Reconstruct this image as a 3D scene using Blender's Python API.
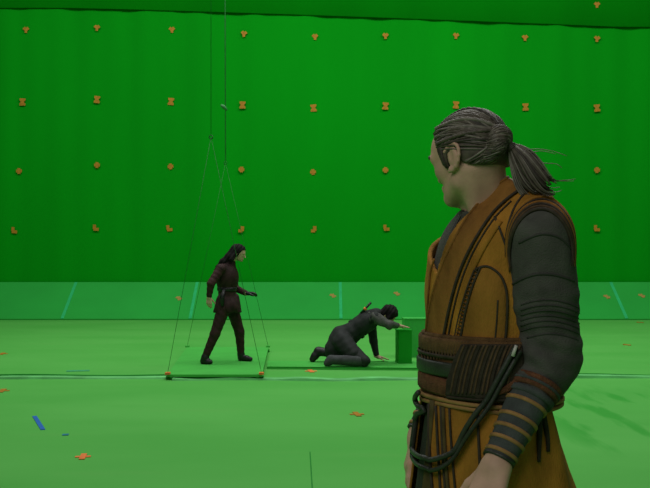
import bpy, math, random
import numpy as np
from mathutils import Vector, Matrix
from mathutils.bvhtree import BVHTree
from mathutils.geometry import delaunay_2d_cdt
random.seed(7); rng = np.random.default_rng(7)
for o in list(bpy.data.objects): bpy.data.objects.remove(o)
scene = bpy.context.scene
COL = scene.collection

# ---------------------------------------------------------------- camera, world, lights, exposure
CAMZ = 1.48; FPX = 950.0; HOR = 253.0
cd = bpy.data.cameras.new('camera'); cam = bpy.data.objects.new('camera', cd); COL.objects.link(cam)
cam.location = (0, 0, CAMZ); cam.rotation_euler = (math.pi/2, 0, 0)
cd.sensor_fit = 'HORIZONTAL'; cd.sensor_width = 24.9; cd.lens = 24.9*FPX/650.0
cd.shift_y = (HOR-244.0)/650.0; cd.clip_end = 200
scene.camera = cam
w = bpy.data.worlds.new('stage_ambient'); scene.world = w; w.use_nodes = True
w.node_tree.nodes['Background'].inputs[0].default_value = (0.92, 1.0, 0.94, 1)
w.node_tree.nodes['Background'].inputs[1].default_value = 0.10
vs = scene.view_settings
vs.view_transform = 'Standard'; vs.look = 'None'; vs.gamma = 1.0; vs.use_curve_mapping = False; vs.exposure = 0.0
def area(name, loc, size, power, target=None, col=(1, 1, 0.97)):
    l = bpy.data.lights.new(name, 'AREA'); l.shape = 'RECTANGLE'; l.size, l.size_y = size; l.energy = power; l.color = col
    o = bpy.data.objects.new(name, l); COL.objects.link(o); o.location = loc
    if target is not None:
        o.rotation_euler = (Vector(target)-Vector(loc)).to_track_quat('-Z', 'Y').to_euler()
    return o
for i, x in enumerate((-6.5, 0, 6.5)):
    area('space_light', (x, 12.5, 10.5), (5.5, 5.0), (275, 325, 330)[i])
    area('backdrop_light', (x, 16.0, 10.0), (5.5, 2.0), (135, 235, 175)[i], (x, 22.3, 3.2))
area('front_space_light', (0.5, 6.6, 8.5), (6.0, 3.0), 190)
area('added_key_light', (-2.2, -1.6, 4.6), (3.5, 2.5), 88, (0.5, 2.3, 1.3))  # unseen lamp added behind the camera to brighten the robed person

# ---------------------------------------------------------------- helpers
def P(u, v, d): return Vector(((u-325.0)/FPX*d, d, CAMZ-(v-HOR)/FPX*d))
def G(u, v, z=0.0):
    d = (CAMZ-z)*FPX/(v-HOR); return P(u, v, d)
def nrm(a):
    a = np.asarray(a, float); return a/(np.linalg.norm(a)+1e-12)
def V3(a): return np.array([a[0], a[1], a[2]], float)

MATS = {}
def mat(name, col, rough=0.8, var=0.25, scale=30.0, bump=0.0, bscale=200.0, stretch=(1, 1, 1), spec=0.25, col2=None, weave=None):
    if name in MATS: return MATS[name]
    m = bpy.data.materials.new(name); m.use_nodes = True; nt = m.node_tree; N = nt.nodes; L = nt.links
    b = N['Principled BSDF']; b.inputs['Roughness'].default_value = rough
    b.inputs['Specular IOR Level'].default_value = spec
    tc = N.new('ShaderNodeTexCoord'); mp = N.new('ShaderNodeMapping'); mp.inputs['Scale'].default_value = stretch
    L.new(tc.outputs['Object'], mp.inputs[0])
    no = N.new('ShaderNodeTexNoise'); no.inputs['Scale'].default_value = scale; no.inputs['Detail'].default_value = 5
    L.new(mp.outputs[0], no.inputs['Vector'])
    cr = N.new('ShaderNodeValToRGB'); e = cr.color_ramp.elements
    c2 = col2 if col2 else tuple(min(1, c*(1+var)) for c in col)
    c1 = tuple(c*(1-var) for c in col)
    e[0].position = 0.3; e[0].color = (*c1, 1); e[1].position = 0.7; e[1].color = (*c2, 1)
    L.new(no.outputs[0], cr.inputs[0]); L.new(cr.outputs[0], b.inputs['Base Color'])
    if bump > 0:
        if weave:
            n2 = N.new('ShaderNodeTexWave'); n2.inputs['Scale'].default_value = weave; n2.inputs['Distortion'].default_value = 2.0
            n2.inputs['Detail'].default_value = 2; n2.bands_direction = 'Z'
        else:
            n2 = N.new('ShaderNodeTexNoise'); n2.inputs['Scale'].default_value = bscale; n2.inputs['Detail'].default_value = 3
        L.new(mp.outputs[0], n2.inputs['Vector'])
        bp = N.new('ShaderNodeBump'); bp.inputs['Strength'].default_value = bump; bp.inputs['Distance'].default_value = 0.01
        L.new(n2.outputs[0], bp.inputs['Height']); L.new(bp.outputs[0], b.inputs['Normal'])
    MATS[name] = m; return m

def mesh_obj(name, verts, faces, m, parent=None, smooth=True, midx=None):
    me = bpy.data.meshes.new(name)
    if isinstance(verts, np.ndarray): verts = verts.tolist()
    if isinstance(faces, np.ndarray): faces = faces.tolist()
    me.from_pydata(verts, [], faces); me.update()
    ms = m if isinstance(m, (list, tuple)) else [m]
    for q in ms: me.materials.append(q)
    if midx is not None: me.polygons.foreach_set('material_index', np.asarray(midx, np.int32))
    me.polygons.foreach_set('use_smooth', np.full(len(me.polygons), smooth)); me.update()
    o = bpy.data.objects.new(name, me); COL.objects.link(o)
    if parent is not None: adopt(o, parent)
    return o
ORIG = {}
def adopt(o, parent):
    o.parent = parent
    t = ORIG.get(parent.name, Vector((0, 0, 0)))
    o.matrix_parent_inverse = Matrix.Translation(-t)
def tag(o, label, cat, group=None, kind=None):
    if label: o['label'] = label
    if cat: o['category'] = cat
    if group: o['group'] = group
    if kind: o['kind'] = kind
    return o
def thing(name, label, cat, loc, group=None):
    o = bpy.data.objects.new(name, None); COL.objects.link(o); o.location = loc; o.empty_display_size = 0.1
    ORIG[o.name] = Vector(loc); return tag(o, label, cat, group)

class MB:
    def __init__(s): s.v = []; s.f = []; s.m = []
    def add(s, v, f, mi=0):
        n = len(s.v); s.v += [tuple(map(float, p)) for p in v]; s.f += [tuple(i+n for i in q) for q in f]; s.m += [mi]*len(f); return s
    def box(s, c, ex, ey, ez, mi=0):
        c, ex, ey, ez = V3(c), V3(ex), V3(ey), V3(ez)
        v = [c+a*ex+b*ey+g*ez for g in (-1, 1) for a, b in ((-1, -1), (1, -1), (1, 1), (-1, 1))]
        f = [(3, 2, 1, 0), (4, 5, 6, 7), (0, 1, 5, 4), (1, 2, 6, 5), (2, 3, 7, 6), (3, 0, 4, 7)]
        return s.add(v, f, mi)
    def tube(s, pts, rad, n=8, mi=0, closed=False, flat=None):
        pts = [V3(p) for p in pts]; m = len(pts)
        if not hasattr(rad, '__len__'): rad = [rad]*m
        vs_, fs = [], []; up = None
        for i in range(m):
            if closed: t = nrm(pts[(i+1) % m]-pts[i-1])
            else: t = nrm(pts[min(i+1, m-1)]-pts[max(i-1, 0)])
            if up is None:
                a = np.array([0, 0, 1.0]) if abs(t[2]) < 0.9 else np.array([1.0, 0, 0])
                up = nrm(np.cross(np.cross(t, a), t))
            else: up = nrm(up-t*np.dot(up, t))
            sd = np.cross(t, up)
            for k in range(n):
                an = 2*math.pi*k/n; vs_.append(pts[i]+rad[i]*(math.cos(an)*up+math.sin(an)*sd))
        mm = m if closed else m-1
        for i in range(mm):
            a, b = i*n, ((i+1) % m)*n
            for k in range(n):
                k2 = (k+1) % n; fs.append((a+k, a+k2, b+k2, b+k))
        if not closed:
            fs.append(tuple(range(n-1, -1, -1))); fs.append(tuple((m-1)*n+k for k in range(n)))
        return s.add(vs_, fs, mi)
    def ribbon(s, pts, nors, w, t, mi=0):
        """flat strap: half width w (scalar or list), thickness t along the normal"""
        pts = [V3(p) for p in pts]; m = len(pts)
        if not hasattr(w, '__len__'): w = [w]*m
        vs_, fs = [], []
        for i in range(m):
            tg = nrm(pts[min(i+1, m-1)]-pts[max(i-1, 0)]); n = nrm(V3(nors[i])); n = nrm(n-tg*np.dot(n, tg)); sd = np.cross(n, tg)
            for a, b in ((-1, -0.5), (-1, 0.4), (-0.7, 1.0), (0.7, 1.0), (1, 0.4), (1, -0.5)):
                vs_.append(pts[i]+sd*a*w[i]+n*b*t)
        for i in range(m-1):
            for k in range(6):
                k2 = (k+1) % 6; fs.append((i*6+k, (i+1)*6+k, (i+1)*6+k2, i*6+k2))
        fs.append(tuple(range(6))); fs.append(tuple((m-1)*6+k for k in range(5, -1, -1)))
        return s.add(vs_, fs, mi)
    def build(s, name, m, parent=None, smooth=True):
        return mesh_obj(name, s.v, s.f, m, parent, smooth, s.m if isinstance(m, (list, tuple)) else None)

def crom(pts, n=6):
    pts = [np.asarray(p, float) for p in pts]; out = []
    for i in range(len(pts)-1):
        p0 = pts[max(i-1, 0)]; p1 = pts[i]; p2 = pts[i+1]; p3 = pts[min(i+2, len(pts)-1)]
        for k in range(n):
            t = k/n
            out.append(0.5*((2*p1)+(-p0+p2)*t+(2*p0-5*p1+4*p2-p3)*t*t+(-p0+3*p1-3*p2+p3)*t**3))
    out.append(pts[-1]); return out

# ---------------------------------------------------------------- distance-field modelling (smooth unions, meshed by surface nets)
def cap(a, b, ra, rb=None, k=0.02): return dict(t='c', a=V3(a), b=V3(b), ra=ra, rb=ra if rb is None else rb, k=k)
def ell(c, r, ax=None, k=0.02):
    R = np.eye(3) if ax is None else np.array([nrm(q) for q in ax])
    return dict(t='e', c=V3(c), r=np.asarray(r, float), R=R, k=k)
def sub(p): p = dict(p); p['sub'] = True; return p
def field(prims, xs, ys, zs, infl=0.0):
    D = np.full((len(xs), len(ys), len(zs)), 1.0, np.float32)
    for p in prims:
        mg = abs(infl)+p['k']+0.025
        if p['t'] == 'c':
            r = max(p['ra'], p['rb']); lo = np.minimum(p['a'], p['b'])-r-mg; hi = np.maximum(p['a'], p['b'])+r+mg
        else:
            e = np.sqrt(((p['R']*p['r'][:, None])**2).sum(0)); lo = p['c']-e-mg; hi = p['c']+e+mg
        i0, i1 = np.searchsorted(xs, (lo[0], hi[0])); j0, j1 = np.searchsorted(ys, (lo[1], hi[1])); k0, k1 = np.searchsorted(zs, (lo[2], hi[2]))
        if i0 >= i1 or j0 >= j1 or k0 >= k1: continue
        X = xs[i0:i1, None, None].astype(np.float32); Y = ys[None, j0:j1, None].astype(np.float32); Z = zs[None, None, k0:k1].astype(np.float32)
        if p['t'] == 'c':
            a, b = p['a'], p['b']; ba = b-a; L2 = float(ba@ba)+1e-12
            px, py, pz = X-np.float32(a[0]), Y-np.float32(a[1]), Z-np.float32(a[2])
            t = np.clip((px*np.float32(ba[0])+py*np.float32(ba[1])+pz*np.float32(ba[2]))/np.float32(L2), 0, 1)
            d = np.sqrt((px-t*np.float32(ba[0]))**2+(py-t*np.float32(ba[1]))**2+(pz-t*np.float32(ba[2]))**2)-(np.float32(p['ra'])+t*np.float32(p['rb']-p['ra']))
        else:
            c, r, R = p['c'], p['r'], p['R']
            px, py, pz = X-np.float32(c[0]), Y-np.float32(c[1]), Z-np.float32(c[2])
            k0s = 0; k1s = 0
            for q in range(3):
                pr = px*np.float32(R[q, 0])+py*np.float32(R[q, 1])+pz*np.float32(R[q, 2])
                k0s = k0s+(pr/np.float32(r[q]))**2; k1s = k1s+(pr/np.float32(r[q]**2))**2
            k0s = np.sqrt(k0s); d = k0s*(k0s-1)/np.maximum(np.sqrt(k1s), 1e-6)
        A = D[i0:i1, j0:j1, k0:k1]; k = np.float32(max(p['k'], 1e-4))
        if p.get('sub'):
            h = np.clip(0.5-0.5*(A+d)/k, 0, 1); A[...] = A+(-d-A)*h+k*h*(1-h)
        else:
            h = np.clip(0.5+0.5*(A-d)/k, 0, 1); A[...] = A+(d-A)*h-k*h*(1-h)
    return D-np.float32(infl) if infl else D
def surfnet(D, xs, ys, zs):
    D[0], D[-1] = 1, 1; D[:, 0], D[:, -1] = 1, 1; D[:, :, 0], D[:, :, -1] = 1, 1
    s = D < 0; nx, ny, nz = D.shape
    c = np.zeros((nx-1, ny-1, nz-1), np.uint8)
    for a in (0, 1):
        for b in (0, 1):
            for g in (0, 1): c += s[a:nx-1+a, b:ny-1+b, g:nz-1+g]
    act = (c > 0) & (c < 8); I, J, K = np.nonzero(act); n = len(I)
    idx = np.full(act.shape, -1, np.int32); idx[I, J, K] = np.arange(n, dtype=np.int32)
    acc = np.zeros((n, 3)); cnt = np.zeros(n)
    cs = [(a, b, g) for a in (0, 1) for b in (0, 1) for g in (0, 1)]
    for A in cs:
        for ax in range(3):
            if A[ax]: continue
            B = list(A); B[ax] = 1
            da = D[I+A[0], J+A[1], K+A[2]].astype(float); db = D[I+B[0], J+B[1], K+B[2]].astype(float)
            x = (da < 0) != (db < 0); t = np.where(x, da/np.where(x, da-db, 1), 0)
            t = np.clip(t, 0.02, 0.98)
            pa = np.stack((xs[I+A[0]], ys[J+A[1]], zs[K+A[2]]), 1); pb = np.stack((xs[I+B[0]], ys[J+B[1]], zs[K+B[2]]), 1)
            acc += np.where(x[:, None], pa+(pb-pa)*t[:, None], 0); cnt += x
    V = acc/cnt[:, None]; F = []
    for ax in range(3):
        sl0 = [slice(None)]*3; sl1 = [slice(None)]*3; sl0[ax] = slice(0, -1); sl1[ax] = slice(1, None)
        s0, s1 = s[tuple(sl0)], s[tuple(sl1)]; e = np.argwhere(s0 != s1)
        o1, o2 = [(1, 2), (2, 0), (0, 1)][ax]
        e = e[(e[:, o1] > 0) & (e[:, o2] > 0) & (e[:, o1] < D.shape[o1]-1) & (e[:, o2] < D.shape[o2]-1)]
        fl = s0[e[:, 0], e[:, 1], e[:, 2]]
        q = []
        for d1, d2 in ((-1, -1), (0, -1), (0, 0), (-1, 0)):
            c_ = e.copy(); c_[:, o1] += d1; c_[:, o2] += d2; q.append(idx[c_[:, 0], c_[:, 1], c_[:, 2]])
        q = np.stack(q, 1); q[~fl] = q[~fl][:, ::-1]; F.append(q)
    F = np.concatenate(F); F = F[(F >= 0).all(1)]
    return V, F
def rng_axis(lo, hi, h): return np.arange(lo, hi+h, h)
def bounds(prims, pad=0.05):
    lo = np.full(3, 1e9); hi = -lo
    for p in prims:
        if p.get('sub'): continue
        if p['t'] == 'c':
            r = max(p['ra'], p['rb']); lo = np.minimum(lo, np.minimum(p['a'], p['b'])-r); hi = np.maximum(hi, np.maximum(p['a'], p['b'])+r)
        else:
            e = np.sqrt(((p['R']*p['r'][:, None])**2).sum(0)); lo = np.minimum(lo, p['c']-e); hi = np.maximum(hi, p['c']+e)
    return lo-pad, hi+pad
def sculpt(prims, h, infl=0.0, cut=None, shell=None, lo=None, hi=None, axes=None):
    """cut(X,Y,Z)->array, kept where <0; shell = wall thickness"""
    if axes is None:
        l, g = bounds(prims, 0.03+abs(infl))
        if lo is not None: l = np.maximum(l, np.array(lo)-3*h)
        if hi is not None: g = np.minimum(g, np.array(hi)+3*h)
        axes = [rng_axis(l[i], g[i], h) for i in range(3)]
    D = field(prims, *axes, infl)
    if shell: D = np.maximum(D, -(D+np.float32(shell)))
    if cut is not None:
        xs, ys, zs = axes
        D = np.maximum(D, cut(xs[:, None, None], ys[None, :, None], zs[None, None, :]).astype(np.float32))
    return surfnet(D, *axes)
def normals(V, F):
    n = np.zeros_like(V); fn = np.cross(V[F[:, 1]]-V[F[:, 0]], V[F[:, 2]]-V[F[:, 0]])
    for k in range(4): np.add.at(n, F[:, k], fn)
    return n/(np.linalg.norm(n, axis=1, keepdims=True)+1e-12)
def hand(w, d, n, t, curl=0.25, s=1.0, spread=0.0, k=0.006):
    """w wrist, d pointing direction, n the way the palm faces, t thumb side"""
    w, d, n, t = V3(w), nrm(d), nrm(n), nrm(t); out = []
    kn = [0.030, 0.010, -0.010, -0.029]; L = [0.072, 0.082, 0.076, 0.058]; ke = [0.088, 0.092, 0.088, 0.080]
    for q in range(4):
        kp = w+s*(d*ke[q]+t*kn[q]); out.append(cap(w+s*(d*0.012+t*kn[q]*0.6), kp, 0.015*s, 0.0125*s, 0.012*s))
        dd = nrm(d+t*kn[q]*spread*10); p = kp; an = curl*(0.7+0.2*q)
        for j, fr in enumerate((0.46, 0.30, 0.24)):
            an_j = an*(j+1)*0.75
            v = dd*math.cos(an_j)+n*math.sin(an_j); p2 = p+v*L[q]*fr*s
            out.append(cap(p, p2, (0.0098-0.001*j)*s, (0.009-0.001*j)*s, k*s)); p = p2
    out.append(ell(w+s*(d*0.045+t*0.016+n*0.012), (0.035*s, 0.022*s, 0.016*s), (d, t, n), 0.012*s))
    p = w+s*(d*0.022+t*0.026+n*0.006); v = nrm(d*0.72+t*0.62+n*0.3)
    for j, l in enumerate((0.042, 0.032, 0.026)):
        p2 = p+v*l*s; out.append(cap(p, p2, (0.0125-0.0015*j)*s, (0.011-0.0015*j)*s, k*s)); p = p2; v = nrm(v+d*0.25+n*0.1)
    out.append(cap(w-d*0.02*s, w+d*0.015*s, 0.022*s, 0.023*s, 0.02*s))
    return out

# ---------------------------------------------------------------- materials
M_wall = mat('green_backdrop_cloth', (0.0015, 0.262, 0.006), 0.9, 0.07, 0.5, 0.15, 60, (1, 1, 0.25), 0.05)
M_wall2 = mat('shade_band_green', (0.002, 0.27, 0.006), 0.9, 0.08, 0.8, 0.1, 60, (1, 1, 0.3), 0.05)  # green of the cloth that stands in for shade on the wall
M_ramp = mat('green_ramp_board', (0.022, 0.36, 0.048), 0.7, 0.06, 0.9, 0.05, 40, (1, 1, 1), 0.15)
M_tape_teal = mat('teal_tape', (0.025, 0.46, 0.15), 0.6, 0.1, 8)
M_orange = mat('orange_tape', (0.40, 0.18, 0.015), 0.7, 0.15, 20)
M_red = mat('red_orange_tape', (0.78, 0.20, 0.05), 0.7, 0.15, 20)
M_blue = mat('blue_tape', (0.02, 0.13, 0.50), 0.6, 0.1, 20)
M_deck = mat('green_deck_paint', (0.068, 0.44, 0.066), 0.7, 0.06, 3, 0.05, 30, (1, 1, 1), 0.15)
M_deckdark = mat('deep_green_paint', (0.010, 0.24, 0.02), 0.8, 0.08, 3)
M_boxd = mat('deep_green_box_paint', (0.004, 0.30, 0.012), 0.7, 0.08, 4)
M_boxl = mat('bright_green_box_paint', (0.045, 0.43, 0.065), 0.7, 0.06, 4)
M_wire = mat('dark_green_cable', (0.012, 0.16, 0.025), 0.5, 0.2, 10)
M_joint = mat('pale_green_joint_paint', (0.13, 0.50, 0.15), 0.7, 0.3, 3)
M_wireg = mat('pale_cable', (0.05, 0.29, 0.08), 0.5, 0.2, 10)

def floor_material():
    m = bpy.data.materials.new('green_stage_floor_paint'); m.use_nodes = True; nt = m.node_tree; N = nt.nodes; L = nt.links
    b = N['Principled BSDF']; b.inputs['Roughness'].default_value = 0.75; b.inputs['Specular IOR Level'].default_value = 0.15
    tc = N.new('ShaderNodeTexCoord')
    def noise(sc, st, det=4):
        mp = N.new('ShaderNodeMapping'); mp.inputs['Scale'].default_value = st; L.new(tc.outputs['Object'], mp.inputs[0])
        no = N.new('ShaderNodeTexNoise'); no.inputs['Scale'].default_value = sc; no.inputs['Detail'].default_value = det
        L.new(mp.outputs[0], no.inputs['Vector']); return no.outputs[0]
    def mixc(fac, a, bb):
        mx = N.new('ShaderNodeMix'); mx.data_type = 'RGBA'
        if isinstance(fac, float): mx.inputs[0].default_value = fac
        else: L.new(fac, mx.inputs[0])
        for s, q in ((6, a), (7, bb)):
            if isinstance(q, tuple): mx.inputs[s].default_value = (*q, 1)
            else: L.new(q, mx.inputs[s])
        return mx.outputs[2]
    def ramp(x, p0, p1):
        mr = N.new('ShaderNodeMapRange'); mr.inputs[1].default_value = p0; mr.inputs[2].default_value = p1; mr.interpolation_type = 'SMOOTHSTEP'
        L.new(x, mr.inputs[0]); return mr.outputs[0]
    def mul(a, bb):
        q = N.new('ShaderNodeMath'); q.operation = 'MULTIPLY'; L.new(a, q.inputs[0])
        if isinstance(bb, float): q.inputs[1].default_value = bb
        else: L.new(bb, q.inputs[1])
        return q.outputs[0]
    c = mixc(ramp(noise(0.55, (0.6, 1.4, 1)), 0.3, 0.7), (0.078, 0.40, 0.062), (0.100, 0.44, 0.078))
    c = mixc(mul(ramp(noise(1.6, (0.35, 2.2, 1), 6), 0.55, 0.8), 0.45), c, (0.115, 0.41, 0.080))
    # scuffed patch on the right of the stage: oblique streaks where the paint was rubbed to a deeper green
    sp = N.new('ShaderNodeSeparateXYZ'); L.new(tc.outputs['Object'], sp.inputs[0])
    mp = N.new('ShaderNodeMapping'); mp.inputs['Rotation'].default_value = (0, 0, 0.12); mp.inputs['Scale'].default_value = (3.4, 0.62, 1)
    L.new(tc.outputs['Object'], mp.inputs[0])
    ns = N.new('ShaderNodeTexNoise'); ns.inputs['Scale'].default_value = 1.15; ns.inputs['Detail'].default_value = 3; L.new(mp.outputs[0], ns.inputs['Vector'])
    msk = mul(mul(ramp(sp.outputs[0], 1.75, 2.2), ramp(sp.outputs[1], 10.9, 10.1)), ramp(sp.outputs[1], 6.6, 7.6))
    c = mixc(mul(mul(ramp(ns.outputs[0], 0.50, 0.64), msk), 0.8), c, (0.03, 0.33, 0.03))
    L.new(c, b.inputs['Base Color'])
    return m
M_floor = floor_material()

# ---------------------------------------------------------------- the setting
D_FOOT, D_WALL, Z_RAMP = 21.0, 22.2, 0.80
mb = MB(); mb.box((0, 8.5, -0.05), (18, 0, 0), (0, 14.0, 0), (0, 0, 0.05)); o = mb.build('floor', M_floor, smooth=False); tag(o, 'bright green painted stage floor with scuffs', None, kind='structure')
# back wall cloth with faint vertical folds
nx = 380; xs = np.linspace(-18, 18, nx); ww = 0.012*np.sin(xs*2.1)+0.008*np.sin(xs*5.3+1)+0.006*np.sin(xs*9.7+2)
zz = np.linspace(0.0, 11.0, 8); v = []; f = []
for y0 in (0, 0.12):
    for z in zz:
        for i in range(nx): v.append((xs[i], D_WALL+0.05+y0+ww[i]*(1+0.1*z), z))
nz = len(zz)
for s in (0, 1):
    for k in range(nz-1):
        for i in range(nx-1):
            a = s*nx*nz+k*nx+i; q = (a, a+1, a+nx+1, a+nx); f.append(q if s == 0 else q[::-1])
o = mesh_obj('wall_back', v, f, M_wall); tag(o, 'tall saturated green screen wall behind the stage', None, kind='structure')
# cloth added to stand in for the shaded band along the wall top
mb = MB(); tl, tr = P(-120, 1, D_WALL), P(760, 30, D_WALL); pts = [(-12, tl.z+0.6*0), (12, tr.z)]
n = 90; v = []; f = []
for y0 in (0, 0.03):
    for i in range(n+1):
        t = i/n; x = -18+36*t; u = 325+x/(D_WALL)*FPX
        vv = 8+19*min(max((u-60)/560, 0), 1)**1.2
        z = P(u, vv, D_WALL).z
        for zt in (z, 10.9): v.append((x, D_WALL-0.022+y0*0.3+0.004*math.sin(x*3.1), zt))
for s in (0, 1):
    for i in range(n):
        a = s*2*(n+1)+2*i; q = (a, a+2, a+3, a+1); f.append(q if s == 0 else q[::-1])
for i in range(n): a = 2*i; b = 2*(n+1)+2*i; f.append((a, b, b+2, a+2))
o = mesh_obj('shade_band_cloth', v, f, M_wall2); tag(o, 'green cloth added to stand in for the shaded band atop the green wall', 'cloth')
for nm, x in (('wall_left', -18.1), ('wall_right', 18.1)):
    mb = MB(); mb.box((x, 10.0, 5.5), (0.1, 0, 0), (0, 12.5, 0), (0, 0, 5.5)); o = mb.build(nm, M_wall, smooth=False); tag(o, 'green screen wall along the side of the stage', None, kind='structure')
# cove ramp: boards between taped seams
ramp_root = thing('trim_1', None, None, (0, D_FOOT, 0)); tag(ramp_root, 'sloping green boards joining stage floor and green wall', None, kind='structure')
def ramp_pt(u_bot, t, lift=0.0):
    """t 0 at the floor edge, 1 at the wall; straight board joints run square to the wall"""
    x = (u_bot-325)/FPX*D_FOOT
    nn = nrm((0, -Z_RAMP, D_WALL-D_FOOT))
    return np.array([x, D_FOOT+(D_WALL-D_FOOT)*t, 0.02+(Z_RAMP-0.02)*t])+nn*lift
seams = [-487, -360, -230, -88, 62, 190, 341, 486, 627, 775, 900, 1020, 1137]
for a, b in zip(seams[:-1], seams[1:]):
    mb = MB(); g = 0.25
    q = [ramp_pt(a+g, 0), ramp_pt(b-g, 0), ramp_pt(b-g, 1), ramp_pt(a+g, 1)]
    lowr = [np.array([p[0], p[1], -0.0]) for p in q]
    mb.add(q+lowr, [(0, 1, 2, 3), (0, 4, 5, 1), (1, 5, 6, 2), (2, 6, 7, 3), (3, 7, 4, 0)])
    mb.build('ramp_board', M_ramp, ramp_root, False)
for s in seams[1:-1]:
    mb = MB(); c = ramp_pt(s, 0.5, 0.004); d = (ramp_pt(s, 1)-ramp_pt(s, 0))*0.49
    mb.box(c, (0.034, 0, 0), d, nrm(np.cross((1, 0, 0), d))*0.004); mb.build('seam_tape', M_tape_teal, ramp_root, False)
# dark foot strip where boards meet the floor
mb = MB(); mb.box((0, D_FOOT-0.02, 0.012), (18, 0, 0), (0, 0.02, 0), (0, 0, 0.014)); mb.build('foot_strip', M_deckdark, ramp_root, False)
# raised joint running across the stage floor
jr = thing('trim_2', None, None, (0, 11.4, 0)); tag(jr, 'raised joint strip running across the green stage floor', None, kind='structure')
def jx(u0, u1, v0, v1, h, wd, m, nm):
    n = 40; v = []; f = []
    for i in range(n+1):
        t = i/n; p = G(u0+(u1-u0)*t, v0+(v1-v0)*t+0.5*math.sin(t*9+u0)); hh = h*(0.75+0.25*math.sin(t*23+u0))
        for dy, z in ((0, 0), (0.01, hh), (wd, hh), (wd+0.03, 0)): v.append((p.x, p.y+dy, z))
    for i in range(n):
        for k in range(3): a = i*4+k; f.append((a, a+1, a+5, a+4)[::-1])
    mesh_obj(nm, v, f, m, jr, False)
jx(-500, 172, 379.0, 379.6, 0.026, 0.16, M_joint, 'joint_strip'); jx(172, 430, 380.6, 380.9, 0.030, 0.16, M_joint, 'joint_strip'); jx(430, 1100, 379.5, 377.0, 0.034, 0.14, M_joint, 'joint_strip')
jx(-500, 172, 377.3, 377.3, 0.034, 0.05, M_deckdark, 'joint_shim'); jx(430, 1100, 378.0, 376.0, 0.040, 0.05, M_deckdark, 'joint_shim')
# thin joint in the floor boards near the front
mb = MB(); a, b = G(310, 452), G(313, 500); c = (a+b)/2; mb.box((c.x, c.y, 0.001), (0.004, 0, 0), V3(((b-a)/2)), (0, 0, 0.0015)); o = mb.build('floor_joint', M_deckdark, bpy.data.objects['floor'], False)

# ---------------------------------------------------------------- tracking marks
def strips(name, c, ex, ey, nn, segs, m):
    """segs: list of (x0,y0,x1,y1,halfwidth) in the tape plane, metres"""
    mb = MB(); ex, ey, nn = nrm(ex), nrm(ey), nrm(nn); c = V3(c)
    for q, (x0, y0, x1, y1, hw) in enumerate(segs):
        a = c+ex*x0+ey*y0; b = c+ex*x1+ey*y1; d = (b-a)/2; s = nrm(np.cross(nn, d))*hw
        mb.box((a+b)/2+nn*(0.003+0.0015*q), d, s, nn*0.0025)
    o = mb.build(name, m, None, False); return o
Q = 0.074
shp_y = [(-Q*.75, Q*.7, 0, 0, .035), (Q*.75, Q*.7, 0, 0, .035), (0, 0, 0, -Q*.9, .03)]
shp_x = [(-Q*.95, Q*.8, Q*.95, Q*.8, .024), (-Q*.95, -Q*.8, Q*.95, -Q*.8, .024), (-Q*.6, Q*.7, Q*.6, -Q*.7, .026), (Q*.6, Q*.7, -Q*.6, -Q*.7, .026)]
shp_p = [(-Q*.9, 0, Q*.9, 0, .035), (0, Q*.9, 0, -Q*.9, .035)]
shp_l = [(-Q*.5, Q*.9, -Q*.5, -Q*.5, .035), (-Q*.8, -Q*.55, Q*.9, -Q*.55, .035)]
shp_r = [(Q*.4, Q*.9, Q*.4, -Q*.6, .04), (-Q*.8, -Q*.6, Q*.5, -Q*.6, .035)]
rows = [('wall_tape_mark', 'orange Y-shaped wall mark', 'Y-shaped marks on the wall',
         [(26, 30), (97, 28), (172, 30), (244, 34), (315, 37), (385.5, 36), (456, 36), (525, 38), (597, 39)], shp_y),
        ('wall_tape_mark', 'orange hourglass-shaped wall mark', 'hourglass marks on the wall',
         [(22.5, 102), (97, 99.5), (171, 101.5), (242.5, 105), (313.5, 108), (385.5, 106), (456, 105), (525.5, 107), (597, 108)], shp_x),
        ('wall_tape_mark', 'orange cross-shaped wall mark', 'cross marks on the wall',
         [(19, 171), (97, 165), (170.5, 166.5), (241.5, 169.5), (313, 172), (385.5, 170), (597, 170)], shp_p),
        ('wall_tape_mark', 'orange corner-shaped wall mark', 'corner marks on the wall',
         [(14.5, 230), (96, 227.5), (169.5, 228), (241, 229), (313.5, 229), (386.5, 227.5), (597, 228)], None)]
for nm, lab, grp, pts, shp in rows:
    for q, (u, vv) in enumerate(pts):
        s = shp if shp else (shp_l, shp_l, shp_l, shp_r, shp_r, shp_l, shp_l)[q]
        an = random.uniform(-0.12, 0.12); ex = (math.cos(an), 0, math.sin(an)); ey = (-math.sin(an), 0, math.cos(an))
        o = strips(nm, P(u, vv, D_WALL+0.018), ex, ey, (0, -1, 0), s, M_orange); k_ = [26, 97, 171, 243, 315, 386, 456, 525, 597]; ci = min(range(9), key=lambda t: abs(k_[t]-u))
        nth = ('first', 'second', 'third', 'fourth', 'fifth', 'sixth')
        tag(o, lab+', '+(nth[ci-3]+' from the hoist cables on the robed person\'s side' if ci > 2 else nth[2-ci]+' from the hoist cables, away from the robed person'), 'tape mark', grp)
o = strips('wall_tape_mark', P(597, 5, D_WALL-0.03), (1, 0, 0), (0, 0, 1), (0, -1, 0), shp_y, M_orange); tag(o, 'orange tape mark on the stand-in shade band along the wall top', 'tape mark')
rn = nrm((0, -Z_RAMP, D_WALL-D_FOOT)); ry = nrm((0, D_WALL-D_FOOT, Z_RAMP))
def on_ramp(u, vv):
    best = None
    for t in np.linspace(0, 1, 400):
        y = D_FOOT+(D_WALL-D_FOOT)*t; z = 0.02+(Z_RAMP-0.02)*t; e = abs(HOR+(CAMZ-z)*FPX/y-vv)
        if best is None or e < best[0]: best = (e, t, y, z)
    _, t, y, z = best; return np.array([(u-325)/FPX*y, y, z])+rn*0.002
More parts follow.
